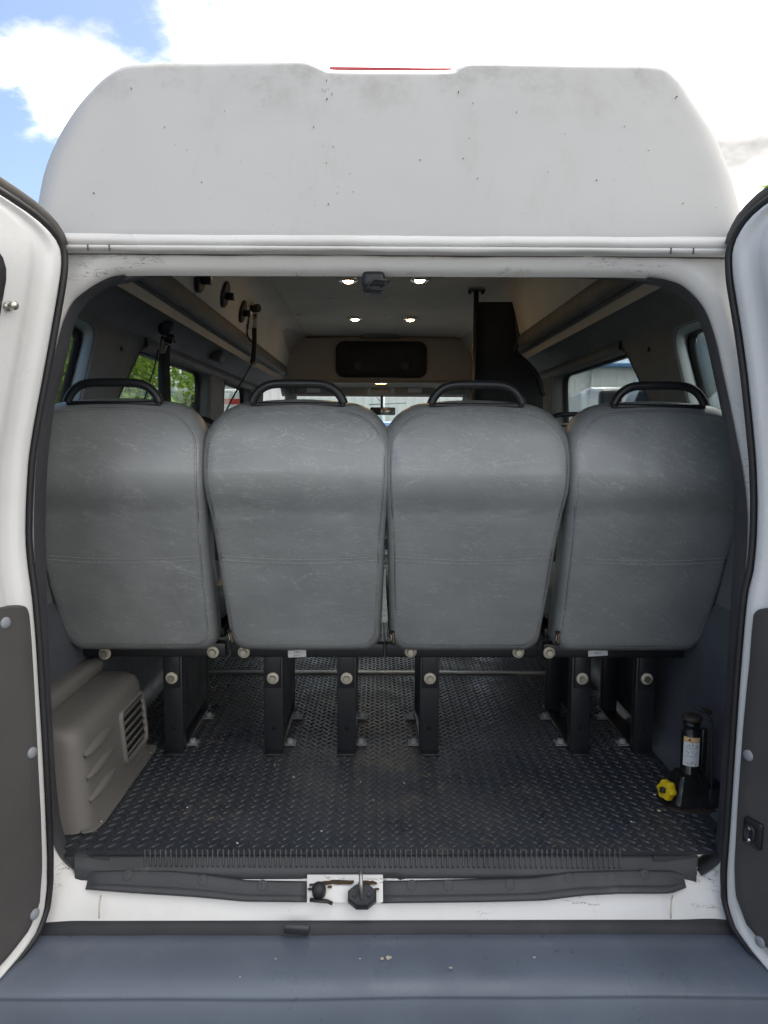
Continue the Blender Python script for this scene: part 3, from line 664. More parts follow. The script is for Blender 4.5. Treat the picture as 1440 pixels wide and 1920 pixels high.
c = P(679, 1681, -.062)
oct_ = [(math.cos(R(22.5 + 45 * k)), math.sin(R(22.5 + 45 * k))) for k in range(8)]
ax = Vector((0, -.62, .78)); uu = Vector((1, 0, 0)); vv_ = ax.cross(uu).normalized() * -1
st = MB().loft([[c + uu * (a_ * .033 * k) + vv_ * (b_ * .025 * k) + ax * h for a_, b_ in oct_] for k, h in ((1, -.01), (1, .006), (.86, .012), (.5, .010), (.2, .010))], cap=True).build('striker', M['black_plastic'], van, sharp=30)
for sx_ in (-.016, .016): MB().lathe(c + uu * sx_ + ax * .010, ax, [(0, .007), (.003, .006), (.001, .004), (.001, .0005)], 12).build('striker_screw', M['steel_dark'], st)
MB().tube([c + ax * .008 + Vector((0, -.006, -.004)), c + Vector((-.002, -.008, .030)), c + Vector((-.003, -.004, .048)), c + Vector((-.003, .008, .050)), c + Vector((-.003, .020, .040))], .0042, 10).build('striker_loop', M['alu'], st)
c = P(598, 1669, -.058)
pg = MB().lathe(c, (0, -.4, .9), [(-.01, .015), (.004, .0155), (.010, .014), (.016, .010), (.018, .002)], 16).build('bump_stop', M['black_plastic'], van)
MB().tube([P(581, 1687, -.066), P(600, 1689, -.067), P(614, 1690, -.067), P(623, 1694, -.067)], .0042, 8, flat=(1.3, .8)).build('stop_bracket', M['seal'], pg)

# ---- upper latch striker hanging from the header
c0 = P(704, 518, -.012)
lt = MB().box(c0 + Vector((-.004, .02, -.006)), (.046, .05, .034), bevel=.009, seg=3).build('upper_latch', M['steel_dark'], van)
a_, b_, c_, d_ = P(682, 543, -.03), P(702, 524, -.035), P(731, 526, -.03), P(716, 543, -.02)
MB().tube([a_, b_, c_, d_], .0038, 8, closed=True).build('latch_loop', M['steel_dark'], lt)
MB().box((a_ + d_) / 2 + Vector((0, .03, .004)), (.036, .05, .012), bevel=.004).build('latch_plate', M['steel_dark'], lt)

# ---- bumper
rows = []
bp = [(-.072, .612), (-.082, .613), (-.10, .614), (-.13, .6145), (-.16, .612), (-.185, .606), (-.205, .597), (-.217, .588), (-.2215, .583), (-.2185, .580), (-.2205, .575), (-.226, .55), (-.232, .49), (-.225, .42), (-.19, .38)]
zshift = P(705, 1757, -.085).z - .612
for i in range(61):
    x = -1.0 + 2.0 * i / 60; wob = .0012 * math.sin(x * 5.1) + .0008 * math.sin(x * 13 + 1); e = max(0, abs(x) - .85)
    rows.append([Vector((x, Y + 2.0 * e * e + wob * .6, z + zshift + wob * (.5 if k < 8 else 1.0))) for k, (Y, z) in enumerate(bp)])
bpr = MB().grid(rows).build('bumper', M['bumper'], van)
rows = []
for i in range(31):
    x = -.80 + 1.6 * i / 30; px = 705 + (x + .027) * 900
    a, b = P(720, 1727, -.066), P(720, 1760, -.084)
    rows.append([Vector((x, -.055, a.z + .002)), Vector((x, -.068, a.z)), Vector((x, -.078, a.z - .010)), Vector((x, -.080, b.z)), Vector((x, -.084, b.z - .02))])
MB().grid(rows).build('bumper_gap_seal', M['black_plastic'], van)
c = P(556, 1742, -.088)
MB().box(c, (.054, .012, .034), rot=Matrix.Rotation(R(4), 3, 'Y') @ Matrix.Rotation(R(35), 3, 'X'), bevel=.004).build('gap_clip', M['scuff'], van)
cs = MB()
for x, y, r in ((716, 1798, .0042), (728, 1796, .006), (517, 1798, .0022), (450, 1832, .002), (675, 1798, .002), (1002, 1795, .0025), (845, 1815, .003)):
    q = PZ(x, y, .6150 + zshift); n = 7; r *= 1.25
    pts = [q + Vector((r * random.uniform(.6, 1.2) * math.cos(k * .9), r * .9 * random.uniform(.6, 1.2) * math.sin(k * .9), .0006)) for k in range(n)]
    cs.add(pts, [tuple(range(n))], False)
cs.build('bird_droppings', M['washer'], bpr, kind='stuff')

# ---- rear doors: a curved slab that leaves its hinge edge towards the camera and outwards
def rear_door(s, edge, panel, rivets, label):
    """edge: white outline in pixels from the top corner down to the bottom corner; s = -1 left, 1 right"""
    DX, DY, Yh = s * .42, -.907, -.085
    hinge = [q for q in edge if 470 <= q[1] <= 1690]
    tab = []
    for x, y in hinge:
        p = P(x, y, Yh); tab.append((p.z, p.x))
    tab.sort(); tab = smooth_tab(tab, 160, 6)
    def Xe(z): return interp(tab, z)
    nrm = Vector((-DY * s, s * DX, 0)).normalized()                       # pointing outwards, away from the van centre line
    nrm = Vector((s * .907, .42, 0)) if True else nrm
    def S(u, z, out=0.0): return Vector((Xe(z) + DX * u, Yh + DY * u, z)) + nrm * out
    def uv(px, py):
        lo, hi = -.02, .40
        f = lambda u: (P(px, py, Yh + DY * u).x - (Xe(P(px, py, Yh + DY * u).z) + DX * u)) * s
        for _ in range(40):
            mid = (lo + hi) / 2
            if f(mid) > 0: lo = mid
            else: hi = mid
        u = (lo + hi) / 2; return u, P(px, py, Yh + DY * u).z
    def shape(pts, u1=.70):
        q = [uv(x, y) for x, y in pts]; q.sort(key=lambda a: a[1]); return q
    def slab(tabz, zt, zb, lifts, name, m, parent, u1=.70):
        zs = []; z0, z1 = zb, zt
        for i in range(91):
            f = .5 - .5 * math.cos(math.pi * i / 90); zs.append(z0 + (z1 - z0) * f)
        rows = []
        for z in zs:
            ul = interp(tabz, z); row = []
            for k, (du, o) in enumerate(lifts): row.append(S(ul + du, z, o))
            row.append(S(u1, z, lifts[-1][1])); rows.append(row)
        return MB().grid(rows).build(name, m, parent)
    q = shape(edge); zb, zt = q[0][1], q[-1][1]
    tz = [(z, u) for u, z in q]
    # extend the rounded corners to the free edge
    ub, ut = tz[0][1], tz[-1][1]
    tz = [(zb - .05, .55), (zb - .035, ub + .10), (zb - .015, ub + .035)] + tz + [(zt + .014, ut + .045), (zt + .03, ut + .14), (zt + .042, .6)]
    tz = smooth_tab(tz, 400, 2); zb -= .05; zt += .042
    d = slab(tz, zt, zb, [(.014, .09), (.0, .085), (-.001, .03), (.002, .008), (.006, .001), (.012, -.001), (.022, -.001), (.028, .001), (.034, .006), (.042, .008), (.056, .008), (.064, .006), (.070, .001), (.085, .0), (.10, .001), (.16, .0)], 'rear_door', M['paint'], van)
    if label: d['label'] = label
    # rubber seal along the edge and the faded rubber on the top corner
    seal = [S(interp(tz, z) + .0, z, .008) for z in [zb + .02 + (zt - zb - .035) * i / 130 for i in range(131)]]
    off = []
    for i, p in enumerate(seal):
        u_here = interp(tz, p.z); tgz = seal[min(i + 1, 130)] - seal[max(i - 1, 0)]; tgz.normalize()
        side = tgz.cross(nrm).normalized(); side = side if side.x * s < 0 or (abs(side.x) < .4 and side.z * (1 if p.z > 1.3 else -1) > 0) else -side
        off.append(p + side * .0082)
    MB().tube(off, .0074, 10).build('door_seal', M['seal'], d)
    topc = [q_ + Vector((0, 0, .013)) + nrm * .03 for q_ in off if q_.z > zt - .12]
    if len(topc) > 3: MB().tube(topc, .02, 10, flat=(1.6, .8)).build('top_rubber', M['seal_brown'], d)
    # trim panel
    qp = [uv(x + 6 * s, y) for x, y in panel]; tp = sorted((z, u) for u, z in qp)
    pt_, pbm = tp[-1][0], tp[0][0]; tp2 = smooth_tab([(pbm - .05, .5), (pbm - .02, tp[0][1] + .06)] + tp, 300, 2)
    slab(tp2, pt_, pbm - .05, [(-.002, .01), (-.001, -.002), (.001, -.006), (.004, -.0075), (.03, -.008), (.1, -.008)], 'trim_panel', M['panel'], d, .62)
    for x, y in rivets:
        u, z = uv(x, y); MB().lathe(S(u, z, -.007), -nrm, [(0, .0115), (.002, .0115), (.0045, .009), (.0055, .003)], 16).build('panel_rivet', M['rivet'], d)
    return d, S, uv, nrm
edgeL = [(0, 364), (40, 388), (75, 413), (100, 437), (115, 458), (120, 475), (120, 500), (114, 545), (101, 620), (83, 720), (68, 800), (59, 860), (54, 940), (53, 1010), (57, 1060), (64, 1110), (72, 1200), (78, 1300), (84, 1400), (89, 1500), (93, 1600), (93, 1660), (88, 1705), (72, 1750), (40, 1793), (0, 1838)]
panelL = [(4, 1139), (30, 1135), (45, 1133), (54, 1139), (58, 1152), (62, 1200), (68, 1300), (74, 1420), (80, 1540), (82, 1630), (78, 1690), (58, 1742), (20, 1790), (0, 1812)]
dL, SL, uvL, nL = rear_door(-1, edgeL, panelL, ((5, 1167), (55, 1410), (60, 1712)), None)
edgeR = [(1440, 378), (1412, 398), (1388, 425), (1372, 455), (1367, 480), (1369, 520), (1376, 565), (1385, 620), (1396, 699), (1405, 784), (1412, 861), (1415, 938), (1413, 1015), (1407, 1073), (1398, 1110), (1392, 1161), (1382, 1283), (1371, 1446), (1363, 1568), (1358, 1640), (1359, 1690), (1372, 1735), (1405, 1782), (1440, 1822)]
panelR = [(1438, 1140), (1420, 1141), (1410, 1150), (1406, 1190), (1402, 1243), (1390, 1365), (1380, 1507), (1374, 1620), (1377, 1680), (1396, 1732), (1440, 1779)]
dR, SR, uvR, nR_ = rear_door(1, edgeR, panelR, ((1408, 1415), (1430, 1764)), None)
# stud and window on the left door, latch plate on the right door
u, z = uvL(14, 574); q = SL(u, z, 0); MB().lathe(q, -nL, [(0, .009), (.004, .009), (.005, .006), (.014, .006), (.015, .0085), (.020, .008), (.023, .004)], 14).build('door_stud', M['zinc'], dL)
u, z = uvL(6, 560); z2 = uvL(4, 480)[1]
MB().loft([[SL(u + .015 + a, z - .28 + b, o) for a, b in rrect(0 - k, 0 - k, .42 + k, .36 + k, .06)] for k, o in ((.012, .004), (.012, -.004), (.0, -.006), (-.01, .004))]).build('window_seal', M['seal'], dL)
MB().plate([rrect(0, 0, .42, .36, .06)], lambda a, b: SL(u + .015 + a, z - .28 + b, .001), nL * .003).build('window_glass', M['car_glass'], dL)
MB().plate([rrect(0, 0, .42, .36, .06)], lambda a, b: SR(.20 + a, z - .28 + b, -.003), nR_ * .003).build('window_glass', M['car_glass'], dR)
c0_ = uvR(1404, 1530); c1_ = uvR(1434, 1590)
cu_, cz_ = (c0_[0] + c1_[0]) / 2, (c0_[1] + c1_[1]) / 2; hw, hh = abs(c1_[0] - c0_[0]) / 2 + .001, abs(c1_[1] - c0_[1]) / 2 + .004
lp = MB().loft([[SR(cu_ + a * k, cz_ + b * k, o) for a, b in rrect(-hw, -hh, hw, hh, .006)] for k, o in ((1, -.006), (1, -.013), (.92, -.015), (.5, -.0155))], cap=True).build('latch_plate', M['steel_dark'], dR)
MB().loft([[SR(cu_ - .002 + a * k, cz_ + b * k, o) for a, b in rrect(-hw * .55, -hh * .62, hw * .55, hh * .62, hw * .5)] for k, o in ((1, -.014), (1, -.021), (.8, -.023), (.7, -.017), (.1, -.017))], cap=True).build('latch_socket', M['black_plastic'], lp)
for dz in (-.014, .012): MB().lathe(SR(cu_ - .002, cz_ + dz, -.017), -nR_, [(0, .0055), (.004, .005), (.006, .002)], 12).build('latch_pin', M['chrome'], lp)

# ---- round belt pockets on the left upper wall, clip box
for x, y, r in ((376, 521, .055), (421.5, 552, .055), (454.5, 584, .053)):
    z = 2.22; Xw = -.668
    q = PX(x, y, Xw); nn = Vector((1, 0, -.22)).normalized()
    pk = MB().lathe(q, nn, [(-.002, r), (.006, r), (.010, r * .9), (.008, r * .7), (.008, .002)], 24).build('belt_pocket', M['black_plastic'], van)
    MB().box(q + nn * .022 + Vector((0, .0, -.004)), (.034, .026, .03), bevel=.006).build('pocket_clip', M['steel_dark'], pk)
    MB().tube([q + nn * .040 + Vector((0, .012 * math.cos(a), .016 * math.sin(a) - .004)) for a in [k * .63 for k in range(10)]], .0022, 6, closed=True).build('pocket_ring', M['chrome'], pk)
q = PX(409, 668, -.80); MB().box(q, (.05, .10, .055), bevel=.010, rot=Matrix.Rotation(R(20), 3, 'Y')).build('clip_box', M['ledge'], van)
q = PX(397, 655, -.862)
for s, x, y in ((-1, 227, 654), (1, 1218, 655)):
    MB().lathe(PX(x, y, s * .862), (-s, 0, 0), [(0, .009), (.004, .008), (.006, .003)], 10).build('trim_plug', M['black_plastic'], van)

# ================================================================== things inside the van
# ---- seats of the rear row
SEAT_Y = .45
def seat_outline():
    pts = []
    right = []
    r = .045
    for k in range(6): a = R(-90 + 90 * k / 5); right.append((.205 - r + r * math.cos(a), r + r * math.sin(a)))
    for t_, w in ((.12, .2075), (.20, .2105), (.28, .213), (.34, .216), (.40, .221), (.46, .2255), (.52, .2265)): right.append((w, t_))
    for k in range(1, 9):
        a = R(90 * k / 8); right.append((.2265 - .115 + .115 * math.cos(a), .545 + .108 * math.sin(a)))
    right.append((.06, .658))
    pts = [(0, .0)] + right + [(0, .660)] + [(-a, b) for a, b in reversed(right)]
    pv = spline([Vector((a, b, 0)) for a, b in pts], 8, closed=True); pv.append(pv[0].copy()); N = 144
    cum = [0.0]
    for a, b in zip(pv, pv[1:]): cum.append(cum[-1] + (b - a).length)
    out = []; j = 0
    for i in range(N):
        d = cum[-1] * i / N
        while cum[j + 1] < d: j += 1
        f = (d - cum[j]) / max(1e-9, cum[j + 1] - cum[j]); p = pv[j].lerp(pv[j + 1], f); out.append((p.x, p.y))
    return out
SO = seat_outline()
PROF = smooth_tab([(-.02, .006), (0, .0), (.06, -.026), (.14, -.066), (.22, -.104), (.28, -.130), (.34, -.156), (.385, -.176), (.41, -.190), (.435, -.206), (.46, -.216), (.49, -.218), (.53, -.210), (.57, -.196), (.61, -.177), (.64, -.157), (.68, -.12)], 120, 3)
def backY(a, t_, bow=True):
    y = interp(PROF, t_)
    return y - (.012 * (1 - (a / .23) ** 2) if bow else 0)
from mathutils import noise as mnoise
def wear(a, b, seed):
    q = Vector((a * 7 + seed * 11.3, b * 7, seed * 3.7)); y = .0022 * mnoise.noise(q) + .0011 * mnoise.noise(q * 2.7)
    cr_ = math.exp(-((b - .395 - .006 * mnoise.noise(Vector((a * 9, seed, 2)))) / .018) ** 2); y += cr_ * (.0022 * mnoise.noise(Vector((a * 24, b * 90, seed * 5.1))) + .0018)
    se = math.exp(-((b - .274) / .010) ** 2); y += se * (.0012 + .0010 * mnoise.noise(Vector((a * 55, seed * 2.2, 1))))
    ed = max(0, abs(a) - .15) / .07; y += ed * .0016 * mnoise.noise(Vector((a * 40, b * 34, seed)))
    return y
def seat_back(seed=0):
    rings = []; cx_, cz_ = 0.0, .33
    def ring_at(scale, dy):
        out = []
        for a, b in SO:
            aa, bb = cx_ + (a - cx_) * scale, cz_ + (b - cz_) * scale; out.append(Vector((aa, backY(aa, bb) + dy + wear(aa, bb, seed) * (1 if dy < .03 else 0), bb)))
        return out
    for k in [0.02] + [.04 + .03 * i for i in range(28)]: rings.append(ring_at(k, 0))
    for k, d in ((.88, .0005), (.905, .0015), (.918, .0014), (.925, .0024), (.933, .0030), (.95, .006), (.97, .013), (.986, .024), (.996, .038), (1.0, .055), (.998, .078), (.985, .10), (.96, .115), (.90, .122), (.5, .12), (.02, .118)):
        rings.append(ring_at(k, d))
    return rings
def ring_line(scale, dy, t0=None):
    out = []
    for a, b in SO:
        aa, bb = a * scale, .33 + (b - .33) * scale; out.append(Vector((aa, backY(aa, bb) + dy, bb)))
    return out
BASE = Vector((0, 0, .328)); SZ = 1.05
def SB(p): return Vector((p.x * 1.025, p.y, p.z * SZ)) + BASE
def dashes(path, mb, r, on=.0042, gap=.0026):
    L = 0; acc = []; 
    for a, b in zip(path, path[1:]):
        seg = (b - a).length; d = b - a
        if seg < 1e-6: continue
        t_ = 0
        while t_ < seg:
            if ((L + t_) % (on + gap)) < on * .25:
                e = a + d * (t_ / seg); dd = d.normalized() * on; mb.tube([e, e + dd], r, 4); t_ += on
            else: t_ += on * .24
        L += seg
def build_seat_meshes():
    out = {}
    b = MB().loft(seat_back(), cap=True); b.v = [SB(v) for v in b.v]; out['backrest'] = (b.mesh('backrest'), M['vinyl'])
    pth = ring_line(.925, .0025); n = len(pth)
    sm = MB().tube([SB(p) for p in pth], .0006, 5, closed=True); out['edge_seam'] = (sm.mesh('edge_seam'), M['thread_dark'])
    d = MB(); pth2 = ring_line(.912, .0006); dashes([SB(p) for p in pth2], d, .0004, .005, .003); out['edge_stitching'] = (d.mesh('edge_stitching', fix=False), M['thread_dark'])
    d = MB()
    for off_ in (0.0, -.0105):
        path = []
        for i in range(41):
            f = i / 40; a = -.195 + .39 * f; t_ = .279 + off_ - .008 * (1 - (a / .195) ** 2) ; path.append(SB(Vector((a, backY(a, t_) - .0012, t_))))
        dashes(path, d, .0011, .0055, .0025)
    out['cross_stitching'] = (d.mesh('cross_stitching', fix=False), M['thread'])
    d = MB()
    for sg in (-1, 1):                                                     # short double stitching over the shoulder
        for o_ in (-.006, 0, .007):
            path = []
            for k, dy in ((.935, .0030), (.95, .0052), (.97, .0122), (.986, .0232), (.996, .037), (1.0, .052)):
                best = None
                a, b_ = (.188 + o_ * .7) * sg, .628 - o_ * .9
                v = Vector((a * .985, b_ - .33)); aa, bb = v.x * k, .33 + v.y * k; path.append(SB(Vector((aa, backY(aa, bb) + dy - .001, bb))))
            dashes(path, d, .0006, .004, .0025)
    out['shoulder_stitching'] = (d.mesh('shoulder_stitching', fix=False), M['thread'])
    h = MB(); hp = [(-.114, .652), (-.107, .668), (-.094, .684), (-.076, .695), (-.052, .700), (0, .701), (.052, .700), (.076, .695), (.094, .684), (.107, .668), (.114, .652)]; hp = [Vector((q[0], 0, q[1])) for q in hp]
    hp = [p + BASE + Vector((0, -.158, .027)) for p in spline(hp, 4)]; h.tube(hp, .0108, 12); out['grab_handle'] = (h.mesh('grab_handle'), M['steel_dark'])
    h = MB().box(Vector((0, -.146, .677)) + BASE, (.235, .028, .012), bevel=.004); out['handle_base'] = (h.mesh('handle_base'), M['steel_dark'])
    c = MB().box(Vector((0, .33, .44)), (.43, .46, .12), bevel=.045, seg=4); out['seat_cushion'] = (c.mesh('seat_cushion'), M['vinyl'])
    c = MB().box(Vector((0, .085, .315)), (.44, .036, .042), bevel=.004); c.box(Vector((0, .32, .355)), (.42, .42, .03), bevel=.004); out['seat_frame'] = (c.mesh('seat_frame'), M['steel_dark'])
    L = MB(); L.box(Vector((0, .105, .158)), (.056, .030, .315), bevel=.002)              # rear post
    L.box(Vector((0, .42, .158)), (.05, .03, .31), bevel=.002); L.box(Vector((0, .26, .29)), (.012, .33, .045), bevel=.002); L.box(Vector((.022, .26, .16)), (.004, .30, .22)); L.box(Vector((0, .26, .004)), (.052, .40, .008), bevel=.002)
    out['leg'] = (L.mesh('leg'), M['steel_dark'])
    k = MB().box(Vector((0, .086, .258)), (.045, .010, .120), bevel=.002); out['leg_bracket'] = (k.mesh('leg_bracket'), M['steel_dark'])
    w = MB().lathe(Vector((0, .0815, 0)), (0, -1, 0), [(0, .0175), (.003, .0172), (.0045, .015), (.0045, .004)], 24); out['washer'] = (w.mesh('washer'), M['washer'])
    w = MB(); hexa = [(.0102 * math.cos(R(60 * i + 12)), .0102 * math.sin(R(60 * i + 12))) for i in range(6)]
    w.loft([[Vector((a * q_, .0775 - h_, b_ * q_)) for a, b_ in hexa] for q_, h_ in ((1, 0), (1, .007), (.88, .009), (.3, .009))], cap=True, smooth=False); out['bolt'] = (w.mesh('bolt'), M['zinc'])
    w = MB().lathe(Vector((0, .0915, 0)), (0, -1, 0), [(0, .0068), (.0022, .0068)], 14); out['bolt_hole'] = (w.mesh('bolt_hole'), M['hole'])
    w = MB().lathe(Vector((0, 0, 0)), (0, 0, 1), [(0, .014), (.003, .014), (.004, .010), (.012, .0095), (.014, .006)], 10); w.box(Vector((0, 0, .001)), (.036, .04, .003)); out['foot_bolt'] = (w.mesh('foot_bolt'), M['pole'])
    for me, m in out.values(): me.materials.append(m)
    return out
SM = build_seat_meshes()
def put(me_key, parent, loc=(0, 0, 0), name=None):
    o = bpy.data.objects.new(name or me_key, SM[me_key][0]); COL.objects.link(o); o.parent = parent; o.location = loc; ORG[o.name] = ORG[parent.name]; return o
def seat(xc, Yc, legs, washers, label, group, tagged=True, sticker=None, z=FZ):
    t_ = thing('passenger_chair', (xc, Yc, z), label, 'seat', group)
    b = put('backrest', t_)
    if tagged or group == RG:
        q_ = MB().loft(seat_back(1 + abs(xc) * 3 + xc), cap=True); q_.v = [SB(v) for v in q_.v]; b.data = q_.mesh('backrest'); b.data.materials.append(M['vinyl'])
    for k in ('edge_seam', 'edge_stitching', 'cross_stitching', 'shoulder_stitching'): put(k, b)['kind'] = 'stuff'
    h = put('grab_handle', t_); put('handle_base', h); put('seat_cushion', t_); fr = put('seat_frame', t_)
    for lx in legs:
        l = put('leg', t_, (lx - xc, 0, 0)); put('leg_bracket', l); put('washer', l, (0, 0, .228)); put('bolt', l, (0, 0, .228)); put('bolt_hole', l, (0, 0, .075))
        sg = 1 if lx < 0 else -1
        put('foot_bolt', l, (sg * .040, .15, .004)); put('foot_bolt', l, (sg * .040, .36, .004))
    for wx_, wz in washers:
        put('washer', fr, (wx_ - xc, -.018, wz), 'frame_washer'); put('bolt', fr, (wx_ - xc, -.018, wz), 'frame_bolt')
    if tagged:
        o3 = Vector((xc, Yc, z)) + BASE
        aa, tt = -.197, .042
        def onb(a, t_2, lift=.0): return o3 - BASE + SB(Vector((a, backY(a, t_2) + .006 - lift, t_2)))
        pts = [onb(-.203, .026, .004), onb(-.190, .022, .006), onb(-.193, .068, .006), onb(-.206, .070, .004)]
        tg = MB().add(pts + [p + Vector((0, .0012, 0)) for p in pts], [(0, 1, 2, 3), (7, 6, 5, 4), (0, 4, 5, 1), (1, 5, 6, 2), (2, 6, 7, 3), (3, 7, 4, 0)], False).build('fabric_tag', M['ink'], b)
        cc = (pts[0] + pts[1] + pts[2] + pts[3]) / 4 + Vector((.0025, -.0012, 0)); dirv = (pts[1] - pts[2]).normalized(); upv = (pts[2] - pts[3]).normalized(); upv = (upv - dirv * upv.dot(dirv)).normalized()
        text('FREEDMAN', 'tag_lettering', M['gold'], b, cc, dirv, upv, .0048)
        q0 = pts[0].lerp(pts[3], .3).lerp(pts[1].lerp(pts[2], .3), .22) + Vector((0, -.0008, 0)); q1 = pts[0].lerp(pts[3], .72).lerp(pts[1].lerp(pts[2], .72), .22) + Vector((0, -.0008, 0))
        MB().tube([q0, q0.lerp(q1, .5) + Vector((.0008, 0, 0)), q1], [.0013, .0009, .0004], 6).build('tag_swoosh', M['label'], b)
    if sticker:
        (sx0, sy0), (sx1, sy1), lines, rotd = sticker
        a, c2 = P(sx0, sy0, Yc + .062), P(sx1, sy1, Yc + .062); cc = (a + c2) / 2; Rm = Matrix.Rotation(R(rotd), 3, 'Y')
        MB().box(cc, (abs(c2.x - a.x), .0012, abs(a.z - c2.z)), rot=Rm).build('paper_label', M['label'], fr)
        for k, ln in enumerate(lines):
            text(ln, 'label_lettering', M['ink'], fr, cc + Vector((0, -.0012, (.0045 if k == 0 else -.0045) if len(lines) > 1 else 0)), Rm @ Vector((1, 0, 0)), Rm @ Vector((0, 0, 1)), .0036)
    return t_
def LX(px): return P(px, 1330, SEAT_Y + .09).x
def WXY(px, py): q = P(px, py, SEAT_Y + .06); return (q.x, q.z - FZ)
RG = 'four seats of the rearmost row'
sc1 = [P(x, 1110, SEAT_Y - .03).x for x in (255, 570, 876, 1188)]
seat(sc1[0], SEAT_Y, [LX(325)], [WXY(399, 1223), WXY(196, 1226)], 'grey vinyl seat back above the taupe heater cover, leftmost of the rear row', RG, tagged=False)
seat(sc1[1], SEAT_Y, [LX(513), LX(650)], [WXY(457, 1223)], 'grey vinyl seat back with two square legs, second from the left in the rear row', RG, sticker=((540, 1219), (574, 1232), ('SHIELD', '2NC1-A'), -3))
seat(sc1[2], SEAT_Y, [LX(805)], [WXY(770, 1222), WXY(972, 1223)], 'grey vinyl seat back on a single square leg, third in the rear row', RG)
seat(sc1[3], SEAT_Y, [LX(1088), LX(1208)], [WXY(1030, 1224)], 'grey vinyl seat back nearest the bottle jack, rightmost of the rear row', RG, sticker=((1103, 1219), (1139, 1230), ('2NC1-A',), -4))
FG = 'seats further forward in the van'
seat(P(1060, 760, 1.75).x, 1.75, [P(1060, 760, 1.75).x], [], 'seat ahead of the rear row, its black handle showing right of centre', FG, tagged=False, z=FZ - .03)
seat(P(360, 800, 1.5).x, 1.62, [P(360, 800, 1.5).x], [], 'dark seat showing between the two left rear seats', FG, tagged=False, z=FZ - .06)

# ---- heater cover on the left
hv = thing('heater_cover', (-.76, .30, FZ), 'taupe moulded plastic heater cover with louvres, left of the floor', 'heater cover')
X0, X1, Ya, Yb = -.872, -.694, .082, .572
def hring(z, ins, top=False):
    r_ = .045; return [Vector((a, b, z)) for a, b in rrect(X0, Ya + ins * .6, X1 - ins, Yb - ins * .6, r_, 5)]
hr = [hring(FZ + .002, 0), hring(FZ + .05, .003), hring(FZ + .12, .008), hring(FZ + .195, .014), hring(FZ + .218, .017), hring(FZ + .233, .024), hring(FZ + .242, .037), hring(FZ + .246, .056)]
hb = MB().loft(hr); hb.f.append(tuple(range(len(hb.v) - len(hr[0]), len(hb.v)))); hb.sm.append(True)
hbody = hb.build('cover_shell', M['heater'], hv)
MB().box((X0 + .022, .37, FZ + .262), (.062, .38, .05), bevel=.02, seg=4).build('rear_step', M['heater'], hv)
fl_ = [(X1 - .02, Ya - .004), (X1 + .012, Ya + .01), (X1 + .022, Ya + .05), (X1 + .022, Yb - .03), (X1 + .016, Yb + .004), (X1 - .02, Yb + .006)]
MB().plate([round_poly(fl_, .02, 3)], lambda a, b: Vector((a, b, FZ + .0045)), Vector((0, 0, .004))).build('floor_flange', M['heater'], hv)
for Yk in (Ya + .05, Yb - .05): MB().lathe((X1 + .013, Yk, FZ + .0085), (0, 0, 1), [(0, .005), (.0015, .0045), (.002, .002)], 10).build('flange_screw', M['zinc'], hv)
for k in range(3):
    z = FZ + .178 - .055 * k; rows = []
    for i in range(15):
        f = i / 14; y = .112 + .17 * f; sw = max(.001, math.sin(math.pi * (.03 + .94 * f))) ** .6; xx = X1 - (.011 if k == 0 else .008 if k == 1 else .004)
        rows.append([Vector((xx - .004, y, z + .016 * sw + .0)), Vector((xx + .004 * sw, y, z + .008 * sw)), Vector((xx + .0105 * sw, y, z - .002)), Vector((xx + .003 * sw, y, z - .011 * sw)), Vector((xx - .004, y, z - .016 * sw))])
    MB().grid(rows).build('side_rib', M['heater'], hv)
gy0, gy1, gz0, gz1 = .345, .535, FZ + .045, FZ + .195
def gx(z): return X1 - .002 - .075 * (z - FZ - .03)
gf = MB(); lpo = rrect(gy0, gz0, gy1, gz1, .022)
gcy, gcz = (gy0 + gy1) / 2, (gz0 + gz1) / 2
gf.loft([[Vector((gx(b) + d, gcy + (a - gcy) * k, gcz + (b - gcz) * k)) for a, b in lpo] for k, d in ((1.0, -.004), (1.0, .006), (.97, .010), (.90, .010), (.86, .005), (.85, -.002))])
gfr = gf.build('louvre_frame', M['heater'], hv)
MB().plate([[(gcy + (a - gcy) * .86, gcz + (b - gcz) * .86) for a, b in lpo]], lambda a, b: Vector((gx(b) + .0015, a, b))).build('louvre_opening', M['hole'], gfr)
for k in range(6):
    z = gz0 + .022 + k * (gz1 - gz0 - .030) / 5.6
    MB().box((gx(z) + .0035, gcy, z), (.004, (gy1 - gy0) * .84, .0135), rot=Matrix.Rotation(R(24), 3, 'Y'), bevel=.001).build('slat', M['louver'], gfr)

# ---- bottle jack on the right
jc = PZ(1296, 1512, FZ); jc.y += .02
jk = thing('bottle_jack', (jc.x, jc.y, FZ), 'black bottle jack with yellow knob standing by the right wall', 'jack')
def jp(x, y, z): return Vector((jc.x + x * 1.12, jc.y + y * 1.1, FZ + z * 1.07))
MB().plate([round_poly([(-.062, -.035), (-.03, -.058), (.06, -.052), (.075, -.03), (.07, .06), (-.05, .06)], .012)], lambda a, b: jp(a, b, .001), Vector((0, 0, .007))).build('mounting_plate', M['jack_rust'], jk)
pk_ = MB()
pk_.loft([[jp(a * q, b * q * .95 - .002, h) for a, b in rrect(-.047, -.045, .047, .045, .014)] for q, h in ((1.0, .008), (1.0, .018), (.92, .024), (.82, .045), (.72, .066), (.60, .076), (.4, .079))], cap=True)
pk_.build('jack_base', M['jack'], jk, sharp=40)
MB().lathe(jp(0, 0, 0), (0, 0, 1), [(.070, .028), (.078, .0262), (.085, .0232), (.188, .0232), (.192, .021), (.196, .019), (.204, .019), (.206, .0215), (.212, .0215), (.214, .018), (.217, .019)], 28).build('jack_cylinder', M['jack'], jk)
